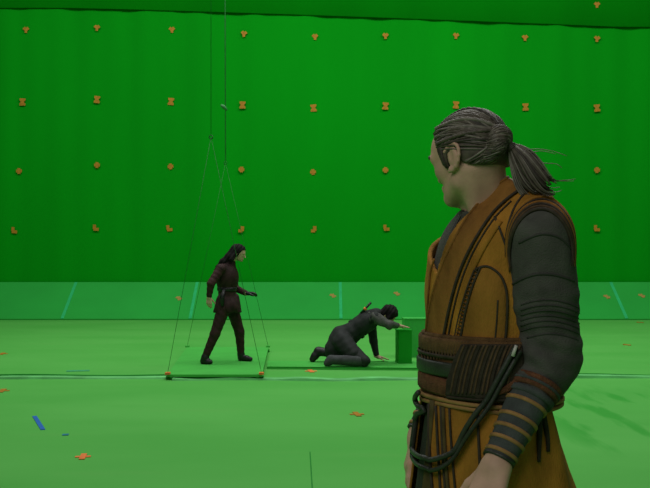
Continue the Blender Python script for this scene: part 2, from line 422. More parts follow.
for u, vv, lab in ((179, 298.5, 'orange tape mark on the ramp next to a seam behind the platform wires'), (333, 296, 'orange tape mark on the ramp beside a seam behind the kneeling man'),
                   (397, 294, 'orange tape mark on the ramp straight above the deep green box'), (607, 297, 'orange tape mark on the ramp between the robed person\'s arm and a teal seam'),
                   (642, 296, 'orange tape mark on the ramp past the teal seam beyond the robed person')):
    o = strips('ramp_tape_mark', on_ramp(u, vv), (1, 0, 0), ry, rn, [(-.07, .05, .06, -.03, .035), (-.02, .07, .02, -.07, .035)], mat('faded_orange_tape', (0.34, 0.24, 0.06), .7))
    tag(o, lab, 'tape mark', 'tape marks on the ramp')
fl = [((27, 318.6), 'orange tape dab on the floor at the foot of the ramp', 0.09, M_orange),
      ((2, 354), 'orange tape mark on the floor between raised joint and ramp, far from the platform', 0.08, M_orange),
      ((2, 391), 'orange tape mark on the floor just in front of the raised joint', 0.075, M_orange),
      ((311, 371.3), 'red-orange tape dab on the floor by the kneeling person\'s boot', 0.075, M_red),
      ((195, 378.2), 'small orange tape dab on the floor against the platform\'s front edge', 0.05, M_orange),
      ((83, 457), 'red and orange tape cross on the open floor beside a blue dab', 0.055, M_red),
      ((357, 414.5), 'pale orange tape mark on the open floor in front of the kneeling person', 0.065, M_orange),
      ((627, 345), 'faded orange tape dab on the floor behind the scuffed patch', 0.06, M_orange),
      ((640, 322.5), 'faded orange tape dab on the floor close to the ramp beyond the scuffs', 0.07, M_orange)]
for (u, vv), lab, s, m in fl:
    c = G(u, vv, 0.0); hw = s*0.38
    o = strips('floor_tape_mark', c, (1, 0.15, 0), (-0.15, 1, 0), (0, 0, 1), [(-s, 0, s, 0, hw), (0, -s*1.7, 0, s*1.7, hw)], m); tag(o, lab, 'tape mark', 'tape marks on the floor')
a, b = G(34.5, 416.5), G(43, 430); c = (a+b)/2; d = (b-a)/2
o = strips('blue_floor_tape', c, nrm(d), np.cross((0, 0, 1), nrm(d)), (0, 0, 1), [(-d.length, 0, d.length, 0, 0.019)], M_blue); tag(o, 'long strip of blue tape on the open green floor', 'tape')
o = strips('blue_floor_tape', G(65.5, 435, 0), (1, 0.2, 0), (-0.2, 1, 0), (0, 0, 1), [(-.025, 0, .025, 0, .03)], mat('worn_blue_tape', (0.02, 0.2, 0.28), .7)); tag(o, 'short dab of blue tape next to the red and orange cross', 'tape')
o = strips('blue_floor_tape', G(78, 371, 0), (1, 0.2, 0), (-0.2, 1, 0), (0, 0, 1), [(-.14, 0, .14, 0, .05)], mat('worn_blue_green_tape', (0.05, 0.36, 0.17), .7)); tag(o, 'worn blue-green tape strip just behind the raised floor joint', 'tape')

# ---------------------------------------------------------------- suspended platform rig
ZP = 0.065
cor = [G(167, 374.5, ZP), G(262, 374.5, ZP), G(268.5, 347, ZP), G(187, 347, ZP)]
rig = thing('flying_platform', 'low green flying platform hung on thin wires under the woman', 'platform', ((cor[0]+cor[2])/2).to_tuple()[:2]+(0.0,))
mb = MB(); up = [V3(c) for c in cor]; dn = [p-np.array([0, 0, 0.028]) for p in up]
mb.add(up+dn, [(0, 1, 2, 3), (0, 4, 5, 1), (1, 5, 6, 2), (2, 6, 7, 3), (3, 7, 4, 0), (7, 6, 5, 4)]); mb.build('deck', M_deck, rig, False)
for i, j in ((0, 1), (1, 2), (2, 3), (3, 0)):
    mb = MB(); a, b = dn[i], dn[j]; sh = (up[0]+up[2])/2-(a+b)/2; sh[2] = 0; sh = nrm(sh)*0.05
    mb.tube([a+sh+(0, 0, -.012), b+sh+(0, 0, -.012)], 0.018, 6); mb.build('frame_rail', M_deckdark, rig)
for i in range(4):
    c = sum(dn)/4; p = dn[i]+(c-dn[i])*0.06
    mb = MB(); mb.box((p[0], p[1], 0.018), (0.05, 0, 0), (0, 0.05, 0), (0, 0, 0.018)); mb.build('foot', M_deckdark, rig, False)
brA, brB = P(211, 137, (cor[0].y+0.05)), P(225.5, 163, cor[2].y)
for i, br in ((0, brA), (1, brA), (2, brB), (3, brB)):
    p = up[i]+(sum(up)/4-up[i])*0.012
    mb = MB(); mb.box(p+(0, 0, 0.011), (0.028, 0, 0), (0, 0.04, 0), (0, 0, 0.012))
    cb = mb.build('corner_cleat', M_red if i < 2 else M_deck, rig, False)
    mb = MB(); mb.tube([p+(0, 0, 0.02), V3(br)], 0.0027, 6); mb.build('suspension_wire', M_wire, rig)
for br, u, m, r in ((brA, 211, M_wire, 0.0034), (brB, 224.5, M_wireg, 0.008)):
    mb = MB(); mb.tube([V3(br)+(0.022*math.cos(t), 0, 0.022*math.sin(t)) for t in np.linspace(0, 2*math.pi, 14)[:-1]], 0.006, 6, closed=True); mb.build('bridle_ring', M_wire, rig)
    mb = MB(); mb.tube([V3(br)+(0, 0, 0.03), (P(u, 0, br.y).x, br.y, 9.0)], r, 6); mb.build('hoist_cable', m, rig)
p = P(224, 107, brB.y)
mb = MB(); mb.tube([V3(p)+(-.045, 0, .03), V3(p)+(0, 0, 0), V3(p)+(.045, 0, -.05)], [0.02, 0.03, 0.015], 8); mb.build('cable_clamp', M_wireg, rig)
# low strip deck under the kneeling person
sd = thing('strip_deck', 'long low green deck under the kneeling person', 'platform', (0.4, 12.4, 0))
ZS = 0.035; q = [G(267, 366.5, ZS), G(505, 368.5, ZS), G(505, 360.8, ZS), G(268, 360.8, ZS)]
up = [V3(c) for c in q]; dn = [np.array([p[0], p[1], 0.0]) for p in up]
mb = MB(); mb.add(up+dn, [(0, 1, 2, 3), (0, 4, 5, 1), (1, 5, 6, 2), (2, 6, 7, 3), (3, 7, 4, 0), (7, 6, 5, 4)]); mb.build('deck_board', M_deck, sd, False)
for a, b in ((0, 1), (3, 2)):
    mb = MB(); A, B = up[a], up[b]; mb.box((A+B)/2+(0, 0.012 if a == 0 else -.02, -.006), (B-A)/2, (0, 0.014 if a == 0 else .02, 0), (0, 0, 0.0045)); mb.build('edge_strip', M_deckdark, sd, False)

# ---------------------------------------------------------------- boxes beside the kneeling person
def crate(name, lab, u0, u1, vt, vb, dep, m, z0, rot=0.12):
    d = (CAMZ-z0)*FPX/(vb-HOR); a, b = P(u0, vb, d), P(u1, vb, d); h = P(u0, vt, d).z-z0; wd = (b.x-a.x)/2
    r = thing(name, lab, 'box', ((a.x+b.x)/2, d+dep, z0)); c = V3(r.location)+(0, 0, h/2)
    ex = np.array([math.cos(rot), math.sin(rot), 0]); ey = np.array([-math.sin(rot), math.cos(rot), 0]); wd *= 0.93
    mb = MB(); mb.box(c, ex*wd, ey*dep, (0, 0, h/2-0.012)); mb.build('body', m, r, False)
    mb = MB(); mb.box(c+(0, 0, h/2-0.006), ex*(wd+.006), ey*(dep+.006), (0, 0, 0.006)); mb.build('lid', m, r, False)
    mb = MB(); mb.box(c+(0, 0, -h/2+0.008), ex*(wd+.005), ey*(dep+.005), (0, 0, 0.008)); mb.build('plinth', m, r, False)
    return r
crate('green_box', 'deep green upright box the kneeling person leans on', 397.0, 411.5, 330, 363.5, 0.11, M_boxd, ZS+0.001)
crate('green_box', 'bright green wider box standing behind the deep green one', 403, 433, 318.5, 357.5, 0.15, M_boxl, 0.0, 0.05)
# ================================================================ foreground person in the ochre robe
M_skin = mat('skin', (0.53, 0.325, 0.225), 0.6, 0.12, 25, 0.08, 180, spec=0.3)
M_hair = mat('hair_grey_brown', (0.082, 0.066, 0.046), 0.55, 0.35, 60, spec=0.35)
M_hair2 = mat('hair_light_grey', (0.165, 0.145, 0.112), 0.5, 0.3, 60, spec=0.35)
M_hair3 = mat('hair_dark', (0.045, 0.036, 0.026), 0.55, 0.3, 60, spec=0.35)
M_ochre = mat('ochre_suede', (0.33, 0.150, 0.020), 0.85, 0.48, 13, 0.35, 260, (1, 1, 0.40), 0.15)
M_ochre2 = mat('ochre_panel_suede', (0.27, 0.125, 0.020), 0.85, 0.4, 12, 0.35, 260, (1, 1, 0.3), 0.15)
M_lapel = mat('brown_lapel_suede', (0.235, 0.105, 0.022), 0.85, 0.45, 14, 0.35, 260, (1, 1, 0.4), 0.15)
M_pipe = mat('dark_piping', (0.040, 0.030, 0.018), 0.7, 0.3, 60)
M_shirt = mat('charcoal_cloth', (0.072, 0.071, 0.059), 0.9, 0.25, 22, 0.4, 320)
M_shirtd = mat('charcoal_piping', (0.042, 0.042, 0.035), 0.9, 0.25, 22)
M_white = mat('pale_lining', (0.42, 0.40, 0.33), 0.85, 0.15, 40)
M_sash = mat('brown_sash_weave', (0.115, 0.060, 0.020), 0.9, 0.35, 40, 0.5, 300)
M_sashr = mat('red_brown_weave', (0.125, 0.050, 0.022), 0.9, 0.35, 60, 0.6, 300)
M_sashd = mat('dark_brown_wrap', (0.036, 0.027, 0.017), 0.85, 0.3, 40, 0.4, 300)
M_rib = mat('brown_rib_cord', (0.085, 0.050, 0.024), 0.85, 0.3, 60)
M_leather = mat('black_green_leather', (0.028, 0.032, 0.022), 0.5, 0.3, 30, 0.2, 150, spec=0.4)
M_under = mat('dark_green_underskirt', (0.030, 0.036, 0.022), 0.9, 0.3, 14, 0.3, 250)
M_stripe = mat('olive_stripe_cloth', (0.085, 0.062, 0.020), 0.9, 0.35, 18, 0.3, 250)
M_brace = mat('slate_bracer_cloth', (0.060, 0.068, 0.062), 0.9, 0.25, 30, 0.4, 300)
M_strap = mat('tan_strap', (0.30, 0.165, 0.055), 0.8, 0.25, 40)
M_boot = mat('dark_boot_leather', (0.030, 0.024, 0.018), 0.5, 0.3, 20, spec=0.4)
M_eye = mat('eye_white', (0.7, 0.68, 0.62), 0.3, 0.05, 20)
M_metal = mat('silver_tip', (0.5, 0.48, 0.42), 0.35, 0.1, 30)

BX, BY = 0.412, 2.33
ab = math.radians(204.3); Fb = np.array([math.cos(ab), math.sin(ab), 0]); Lb = np.array([-Fb[1], Fb[0], 0])
def B(f, l, z): return np.array([BX, BY, 0])+Fb*f+Lb*l+np.array([0, 0, z])
def BF(X, Y): return (X-BX)*Fb[0]+(Y-BY)*Fb[1]
def BL(X, Y): return (X-BX)*Lb[0]+(Y-BY)*Lb[1]
UP = np.array([0, 0, 1.0])
man = thing('person', 'person in ochre sleeveless robe with charcoal sleeves and grey ponytail, standing, looking away', 'person', (BX, BY, 0))

# head frame
ah = math.radians(180-50); Fh = np.array([math.cos(ah), math.sin(ah), 0]); Lh = np.array([-Fh[1], Fh[0], 0])
pit = math.radians(10.5); Fh3 = Fh*math.cos(pit)-UP*math.sin(pit); Uh = UP*math.cos(pit)+Fh*math.sin(pit)
HC = V3(P(470.0, 151.5, 2.30)); HS = 0.94
def H(f, l, u): return HC+HS*(Fh3*f+Lh*l+Uh*u)
def hsc(pr):
    for p in pr:
        if p['t'] == 'c': p['ra'] *= HS; p['rb'] *= HS
        else: p['r'] = p['r']*HS
    return pr
HA = (Fh3, Lh, Uh)
cran = [ell(H(-.010, 0, .012), (.094, .076, .086), HA), ell(H(.047, 0, .014), (.060, .067, .064), HA, .03)]
head = cran+[ell(H(.040, 0, -.045), (.047, .056, .070), HA, .03),
    ell(H(.030, 0, -.088), (.050, .046, .032), HA, .025), ell(H(.074, 0, -.108), (.018, .022, .017), HA, .02),
    cap(H(-.012, .058, -.055), H(.002, .054, -.082), .014, .014, .03), cap(H(.002, .054, -.082), H(.07, .018, -.112), .014, .013, .025),
    cap(H(-.012, -.058, -.055), H(.002, -.054, -.082), .014, .014, .03), cap(H(.002, -.054, -.082), H(.07, -.018, -.112), .014, .013, .025),
    cap(H(.090, .012, -.002), H(.076, .052, -.004), .012, .011, .016), cap(H(.090, -.012, -.002), H(.076, -.052, -.004), .012, .011, .016),
    ell(H(.055, .044, -.042), (.026, .018, .020), HA, .02), ell(H(.055, -.044, -.042), (.026, .018, .020), HA, .02),
    sub(ell(H(.088, .031, -.018), (.012, .014, .009), HA, .012)), sub(ell(H(.088, -.031, -.018), (.012, .014, .009), HA, .012)),
    cap(H(.086, 0, -.012), H(.108, 0, -.048), .008, .0115, .012), ell(H(.096, .011, -.052), (.010, .008, .008), HA, .008), ell(H(.096, -.011, -.052), (.010, .008, .008), HA, .008),
    cap(H(.088, -.018, -.077), H(.088, .018, -.077), .007, .007, .008), cap(H(.086, -.015, -.086), H(.086, .015, -.086), .008, .008, .006)]
for s in (1, -1):   # ears
    eo = nrm(Lh*s*0.86-Fh3*0.5); ef = nrm(np.cross(Uh, eo))*(1 if s > 0 else 1); eu = nrm(Uh*0.97-Fh3*0.22); ef = nrm(np.cross(eu, eo)); eo = nrm(np.cross(ef, eu))
    c = H(-.009, .082*s, -.024)
    rim = [c+eu*.026*math.sin(t)*(1.0 if math.sin(t) > 0 else 1.15)+Fh3*0.0165*math.cos(t)*(-1)+Lh*s*(.004+.009*max(0, -math.cos(t+math.pi)))*1.0 for t in np.linspace(-1.75, 2.6, 9)]
    rim = [c+eu*.032*math.sin(t)-Fh3*.030*math.cos(t)+Lh*s*(.002+.007*max(0, math.cos(t))) for t in np.linspace(-1.75, 2.5, 11)]
    for a, b in zip(rim[:-1], rim[1:]): head.append(cap(a, b, .0045, .0045, .003))
    head.append(ell(c-Fh3*.004+Lh*s*.001, (.022, .007, .030), (nrm(Fh3-Lh*s*.25), nrm(Lh*s+Fh3*.25), eu), .004))
    head.append(ell(c-eu*.027+Lh*s*.002, (.008, .006, .008), HA, .004))
    head.append(sub(ell(c+Fh3*.002+Lh*s*.012+eu*.004, (.013, .009, .019), HA, .003)))
hsc(head)
nb = B(.005, 0, 1.55)
neck = [cap(H(-.035, 0, -.055), nb, .048, .056, .03), cap(H(-.03, .045, -.06), B(.06, .03, 1.54), .018, .016, .03), cap(H(-.03, -.045, -.06), B(.06, -.03, 1.54), .018, .016, .03)]
S_l = V3(P(540.5, 236, 2.15)); E_l = V3(P(549, 357, 2.17)); W_l = V3(P(497.5, 462, 2.075))
S_r = B(-.04, -.165, 1.485); E_r = V3(P(464, 350, 2.60)); W_r = V3(P(418.5, 434, 2.52))
torso = [ell(B(.012, 0, 1.38), (.126, .165, .20), (Fb, Lb, UP)), ell(B(.008, 0, 1.19), (.122, .160, .20), (Fb, Lb, UP), .05),
    cap(B(-.03, -.115, 1.490), B(-.02, .125, 1.515), .066, .070, .05), cap(B(-.035, 0, 1.60), B(-.02, .13, 1.55), .050, .045, .04), cap(B(-.035, 0, 1.60), B(-.03, -.12, 1.52), .050, .045, .04)]
legs = [ell(B(-.012, 0, 1.0), (.112, .155, .15), (Fb, Lb, UP), .05)]
for s in (1, -1):
    legs += [cap(B(0, .085*s, .96), B(.03, .10*s, .52), .082, .058, .04), cap(B(.03, .10*s, .52), B(-.03, .105*s, .11), .056, .040, .02),
             cap(B(-.045, .107*s, .045), B(.06, .115*s, .040), .040, .038, .02), cap(B(.06, .115*s, .040), B(.15, .12*s, .030), .038, .028, .02)]
arm = lambda S, E, W: [cap(S, E, .050, .040, .03), cap(E, W, .040, .024, .015)]
dl = nrm(V3(P(484, 502, 2.03))-W_l); tl = Fb*.55-Lb*.83; tl = nrm(tl-dl*np.dot(tl, dl)); nl = nrm(np.cross(dl, tl)); nl = nl if np.dot(nl, -Fb) > 0 else -nl
hl = hand(W_l, dl, nl, tl, 0.35, 1.06)
dr = nrm(V3(P(402.5, 490, 2.47))-W_r); tr_ = Fb*.45+Lb*.89; tr_ = nrm(tr_-dr*np.dot(tr_, dr)); nr = nrm(np.cross(dr, tr_)); nr = nr if np.dot(nr, -Fb) > 0 else -nr
hr = hand(W_r, dr, nr, tr_, 0.35, 1.0)
body = head+neck+torso+legs+arm(S_l, E_l, W_l)+arm(S_r, E_r, W_r)+hl+hr
lo, hi = bounds(body, 0.03)
zs = np.concatenate([np.arange(lo[2], .76, .010), np.arange(.76, 1.06, .0035), np.arange(1.06, 1.56, .009), np.arange(1.56, hi[2], .0026)])
hx0, hx1 = HC[0]-.13, HC[0]+.13
def fine(lo_, hi_, a, b, hf, hc): return np.concatenate([np.arange(lo_, a, hc), np.arange(a, b, hf), np.arange(b, hi_+hc, hc)])
xs = fine(lo[0], hi[0], HC[0]-.13, HC[0]+.13, .003, .0045); ys = fine(lo[1], hi[1], 1.94, 2.42, .0032, .0045)
V, F = sculpt(body, None, axes=[xs, ys, zs])
ob = mesh_obj('body', V, F, M_skin, man)
for s in (1, -1):
    e = np.array([[math.cos(a)*math.cos(b), math.sin(a)*math.cos(b), math.sin(b)] for b in np.linspace(-1.5, 1.5, 9) for a in np.linspace(0, 2*math.pi, 13)[:-1]])*.0115+H(.0745, .031*s, -.018)
    f = [(i*12+j, i*12+(j+1) % 12, (i+1)*12+(j+1) % 12, (i+1)*12+j) for i in range(8) for j in range(12)]
    mesh_obj('eye', e, f, M_eye, man)
    mb = MB(); mb.tube([H(.102, .012*s, .004), H(.101, .03*s, .007), H(.091, .052*s, .004), H(.082, .061*s, -.003)], [.004, .0065, .0065, .003], 6); mb.build('eyebrow', M_hair3, man)

# ---- hair: cap following the skull, strands swept back to the knot, braids, ponytail
def hairline(X, Y, Z):
    px, py, pz = (X-HC[0])/HS, (Y-HC[1])/HS, (Z-HC[2])/HS
    f = px*Fh3[0]+py*Fh3[1]+pz*Fh3[2]; l = np.abs(px*Lh[0]+py*Lh[1]+pz*Lh[2]); u = px*Uh[0]+py*Uh[1]+pz*Uh[2]
    xp = [-.15, -.07, -.04, -.022, -.016, .006, .014, .024, .036, .052, .066, .085, .12]
    yp = [-.060, -.058, -.045, -.022, -.010, -.010, -.046, -.044, .006, .040, .062, .080, .10]
    return np.interp(f, xp, yp)-u
V, F = sculpt(cran+hsc([ell(H(-.02, 0, -.02), (.085, .076, .055), HA, .03), cap(H(.018, .060, -.01), H(.020, .0605, -.038), .010, .006, .01), cap(H(.018, -.060, -.01), H(.020, -.0605, -.038), .010, .006, .01)]), .003, .005, hairline)
hair = mesh_obj('hair', V, F, M_hair, man)
bvh_h = BVHTree.FromPolygons(V.tolist(), F.tolist())
knot = H(-.106, .004, -.004)
mb = MB()
def scalp_strand(f, l, u, end, n=14, lift=.0015, r=.0022, mi=0):
    a = nrm(H(f, l, u)-H(-.01, 0, .0)); b = nrm(end-H(-.01, 0, .0)); om = math.acos(max(-1, min(1, float(a@b)))); pts = []
    for i in range(n):
        t = i/(n-1); d = (math.sin((1-t)*om)*a+math.sin(t*om)*b)/max(math.sin(om), 1e-3)
        h = bvh_h.ray_cast(Vector(H(-.01, 0, 0)+d*0.3), Vector(-d))
        p = V3(h[0]) if h[0] is not None else H(-.01, 0, 0)+d*.1
        pts.append(p+d*lift*(0.4+math.sin(math.pi*min(1, t+.1))))
    mb.tube(pts, [r*(0.55+0.6*math.sin(math.pi*min(.9, .15+.75*i/(n-1)))) for i in range(n)], 5, mi)
for q in range(300):
    s = random.choice((1, 1, 1, -1)); k = random.random(); mi = random.choice((0, 0, 0, 1, 1, 2))
    if k < .10:
        scalp_strand(random.uniform(.010, .024), s*.066, random.uniform(-.047, -.02), H(random.uniform(.018, .04), s*.08, .035), 8, .001, .002, random.choice((0, 2, 2))); continue
    elif k < .40: f, l, u = random.uniform(.035, .075), s*random.uniform(.02, .060), random.uniform(.03, .085)
    elif k < .60: f, l, u = random.uniform(.012, .04), s*.062, random.uniform(.008, .045)
    elif k < .78: f, l, u = random.uniform(-.10, -.03), s*.05, random.uniform(-.062, -.04)
    else: f, l, u = random.uniform(.055, .075), random.uniform(-.05, .05), random.uniform(.062, .09)
    hp_ = H(f, l, u)
    if hairline(hp_[0], hp_[1], hp_[2]) > -.006: u = u+float(hairline(hp_[0], hp_[1], hp_[2]))+.008
    scalp_strand(f, l, u, knot+Uh*random.uniform(-.02, .025)+Lh*random.uniform(-.02, .03), r=random.uniform(.0014, .0028), mi=mi, lift=random.uniform(.0005, .003))
mb.build('hair_strands', [M_hair, M_hair2, M_hair3], hair)
def braid(p0, l0, name, m):   # thin braid along the scalp: alternating plump links
    global mb
    a = nrm(H(*p0)-H(-.01, 0, 0)); mid = nrm(H(*l0)-H(-.01, 0, 0)); b = nrm(knot+Uh*.02-H(-.01, 0, 0)); pts = []
    for t in np.linspace(0, 1, 46):
        d = nrm((1-t)**2*a+2*t*(1-t)*mid+t*t*b); h = bvh_h.ray_cast(Vector(H(-.01, 0, 0)+d*.3), Vector(-d)); pts.append(V3(h[0])+d*.004 if h[0] else H(-.01, 0, 0)+d*.1)
    b_ = MB(); b_.tube(pts, [.0034+.0022*abs(math.sin(i*1.05)) for i in range(len(pts))], 7); b_.build(name, m, hair)
braid((.060, .020, .085), (-.005, .030, .115), 'braid', M_hair3); braid((.045, .05, .060), (-.02, .085, .075), 'braid', M_hair2); braid((.03, .072, .02), (-.06, .085, .02), 'braid', M_hair)
# knot of hair and tie
V, F = sculpt(hsc([ell(H(-.106, .010, .006), (.030, .032, .030), HA, .008), ell(H(-.110, .030, -.016), (.024, .022, .026), HA, .006), ell(H(-.082, .034, -.034), (.026, .026, .022), HA, .012)]), .003)
mesh_obj('hair_knot', V, F, M_hair3, hair)
bvh_k = BVHTree.FromPolygons(V.tolist(), F.tolist())
TIE = V3(P(511.5, 147.5, 2.215))
mb = MB(); KC = H(-.102, .016, -.008)
for q in range(170):   # twisted locks wound over the knot towards the tie
    a0 = random.uniform(0, 6.28); tw = random.uniform(.8, 2.0); pts = []; k0 = random.uniform(-.3, .5)
    e = nrm(TIE-KC); e1 = nrm(np.cross(e, UP)); e2 = np.cross(e1, e)
    for i in range(11):
        t = i/10; la = -0.9+2.3*t+k0*(1-t); d = nrm(e*math.sin(la)+math.cos(la)*(e1*math.cos(a0+tw*t)+e2*math.sin(a0+tw*t)))
        h = bvh_k.ray_cast(Vector(KC+d*.2), Vector(-d)); p = V3(h[0])+d*random.uniform(.0, .0025) if h[0] else KC+d*.03
        w_ = max(0, (t-.75)/.25)**2; pts.append(p*(1-w_)+TIE*w_)
    mb.tube(pts, [.0024*(.5+.6*math.sin(math.pi*min(.95, .1+.8*i/10))) for i in range(11)], 5, random.choice((0, 0, 0, 1, 1, 2)))
mb.build('knot_strands', [M_hair, M_hair2, M_hair3], hair)
tail = crom([TIE, V3(P(520, 160, 2.205)), V3(P(531, 177, 2.195)), V3(P(544, 190, 2.19)), V3(P(560, 195, 2.19))], 5)
mb = MB(); ax1 = nrm(np.array([.62, 0, .78])); ax2 = np.array([0, 1.0, 0])
locks = [(random.uniform(0, 6.28), math.sqrt(random.random()), random.uniform(.72, 1.0), random.uniform(-.6, 1.0), random.uniform(0, 6.28), random.choice((0, 0, 0, 1, 1, 2))) for q in range(26)]
for q in range(300):
    la, lr, lL, fr, ph, mi = random.choice(locks); a0 = random.uniform(0, 6.28); r0 = .22*math.sqrt(random.random())
    o1, o2 = lr*math.cos(la)+r0*math.cos(a0), lr*math.sin(la)+r0*math.sin(a0); L = lL*random.uniform(.82, 1.0)
    n = len(tail); m = max(6, int(round(n*L))); pts = []
    for i in range(m):
        t = i/(n-1); tt = i/(m-1); wd = .007+.033*math.sin(math.pi*min(1, t))*.85+.005*t; wv_ = .0035*math.sin(6*t+ph)*t
        pinch = 1-.35*max(0, tt-.6)/.4
        pts.append(tail[i]+ax1*(wd*(lr*math.cos(la)+r0*math.cos(a0)*pinch-.15*t)+wv_)+ax2*wd*.75*o2+np.array([fr*.014*t**3, 0, abs(fr)*.018*tt**4]))
    mb.tube(pts, [.0024*(1-.7*(i/(m-1))**2) for i in range(m)], 5, mi if random.random() < .7 else random.choice((0, 1, 2)))
tl_o = mb.build('ponytail', [M_hair, M_hair2, M_hair3], man)
mb = MB()
for pts in ([(520, 152), (535, 149), (552, 151), (567, 156)], [(528, 160), (543, 163), (556, 164), (562, 168)], [(540, 172), (547, 179), (556, 181), (576, 179)], [(537, 168), (546, 180), (560, 181), (574, 181)],
            [(545, 186), (553, 188), (560, 187)], [(524, 155), (540, 151), (556, 154)], [(545, 190), (556, 192), (562, 190)], [(530, 163), (540, 170), (550, 180), (566, 180)]):
    c = crom([V3(P(u, v, 2.205)) for u, v in pts], 5); mb.tube(c, [.0013*(1-.5*i/len(c)) for i in range(len(c))], 5)
mb.build('loose_strands', M_hair2, tl_o)
mb = MB(); tn = nrm(tail[1]-tail[0]); s1 = nrm(np.cross(tn, UP)); s2 = np.cross(s1, tn)
for k in (-1, 0, 1): mb.tube([TIE+tn*.004*k+.0105*(math.cos(t)*s1+math.sin(t)*s2) for t in np.linspace(0, 6.28, 15)[:-1]], .003, 6, closed=True)
mb.build('hair_tie', M_hair3, tl_o)

# ---- shirt, collar
V, F = sculpt(torso+[cap(H(-.035, 0, -.09), nb, .058, .066, .03), ell(B(.038, -.022, 1.488), (.074, .080, .088), (Fb, Lb, UP), .03)], .006, .006, lambda X, Y, Z: np.maximum(1.10-Z, Z-(1.605-0.30*BF(X, Y)))+0*X)
shirt = mesh_obj('shirt', V, F, M_shirt, man)
# ---- vest
vtors = torso+[ell(B(.03, 0, 1.50), (.09, .13, .08), (Fb, Lb, UP), .04)]
def vcut(X, Y, Z):
    f, l = BF(X, Y), BL(X, Y)
    wv = np.clip((Z-1.435)/.16, -.2, 1.4)
    vneck = np.where(f > -.04*(l < -.03), np.maximum(l-(-.012+.068*wv), (-.02-.26*wv)-l), 1.0)
    nh = np.sqrt((f+.03)**2+(l)**2)-.068-.25*np.clip(Z-1.60, 0, .1)       # neck opening
    nh = np.where(Z > 1.52, nh, 1.0)
    hole = np.maximum(-vneck, -nh)
    return np.maximum(np.maximum(hole, 1.24-Z), Z-(1.655-0.3*np.clip(f+.03, 0, 1)))
V, F = sculpt(vtors+[cap(B(-.05, 0, 1.62), B(-.03, .08, 1.59), .052, .05, .03), cap(B(-.05, 0, 1.62), B(-.03, -.08, 1.59), .052, .05, .03)], .0045, .020, vcut, .011)
vest = mesh_obj('vest', V, F, M_ochre, man)
vcol = vtors+[cap(B(-.05, 0, 1.62), B(-.03, .08, 1.59), .052, .05, .03), cap(B(-.05, 0, 1.62), B(-.03, -.08, 1.59), .052, .05, .03), cap(B(-.02, 0, 1.5), B(-.03, 0, 1.66), .075, .068, .03)]
vV, vF = sculpt(vcol, .006, .020)   # uncut form, only used to lay the trim on
# ---- sleeves
def disp(V, F, fn): return V+normals(V, F)*fn(V)[:, None]
def sleeve(S, E, W, near):
    kk = 1.0 if near else .82
    fa = E+(W-E)*.34
    pr = [cap(S+(E-S)*.0, S+(E-S)*.5, .074*kk, .074*kk, .02), cap(S+(E-S)*.5, E, .073*kk, .067*kk, .02), ell(E+np.array([.004, 0, .004]), (.068*kk, .066*kk, .066*kk), None, .03), cap(E, fa, .065*kk, .050*kk, .03)]
    V, F = sculpt(pr, .0045)
    ua = nrm(E-S); la = np.linalg.norm(E-S); fa_d = nrm(W-E)
    def fn(V):
        t = (V-S)@ua/la; tf = (V-E)@fa_d; x = V[:, 0]; z = V[:, 2]
        w1 = .0012*np.sin(t*46+2.0*np.sin(x*30))*np.clip((t-.30)/.2, 0, 1)*np.clip((1.3-t)/.3, 0, 1)
        w2 = .0045*np.sin((tf*78)+3*np.sin(x*24+z*9))*np.clip((t-.7)/.2, 0, 1)
        w3 = .002*np.sin(x*60+z*35)*np.sin(z*28-x*15)
        return w1+w2+w3
    V = disp(V, F, fn)
    return V, F
sV, sF = sleeve(S_l, E_l, W_l, True); sl = mesh_obj('sleeve', sV, sF, M_shirt, man)
rV, rF = sleeve(S_r, E_r, W_r, False); mesh_obj('sleeve', rV, rF, M_shirt, man)
def bracer(E, W, name):
    ax = nrm(W-E); a = E+(W-E)*.26; b = W-ax*.004
    s1 = nrm(np.cross(ax, UP)); s2 = np.cross(s1, ax); L = np.linalg.norm(b-a)
    def ring(t, off=0):
        r = (.052*(1-t)+.0335*t)+off
        return [a+ax*L*t+r*(1.06*math.cos(q)*s1+.94*math.sin(q)*s2) for q in np.linspace(0, 2*math.pi, 29)[:-1]]
    def band(nm, t0, t1, off, m, par, n=3):
        v = []; f = []; ts = [t0]+list(np.linspace(t0, t1, n))+[t1]
        for i, t in enumerate(ts): v += ring(t, -.006 if i in (0, len(ts)-1) else off)
        for i in range(len(ts)-1):
            for k in range(28): k2 = (k+1) % 28; f.append((i*28+k, i*28+k2, (i+1)*28+k2, (i+1)*28+k))
        return mesh_obj(nm, v, f, m, par)
    br = band(name, .0, 1.0, 0, M_brace, man, 14)
    for t in (.30, .50, .64, .78, .925): band('strap', t-.020, t+.020, .0032, M_strap, br)
    for t in (.02, .10): band('band', t-.025, t+.032, .009, M_sashr, br)
    band('band', .055, .085, .011, M_brace, br); band('band', .155, .22, .007, M_brace, br); band('wrist_hem', .965, 1.0, .003, M_leather, br)
    return br
bracer(E_l, W_l, 'bracer'); bracer(E_r, W_r, 'bracer')

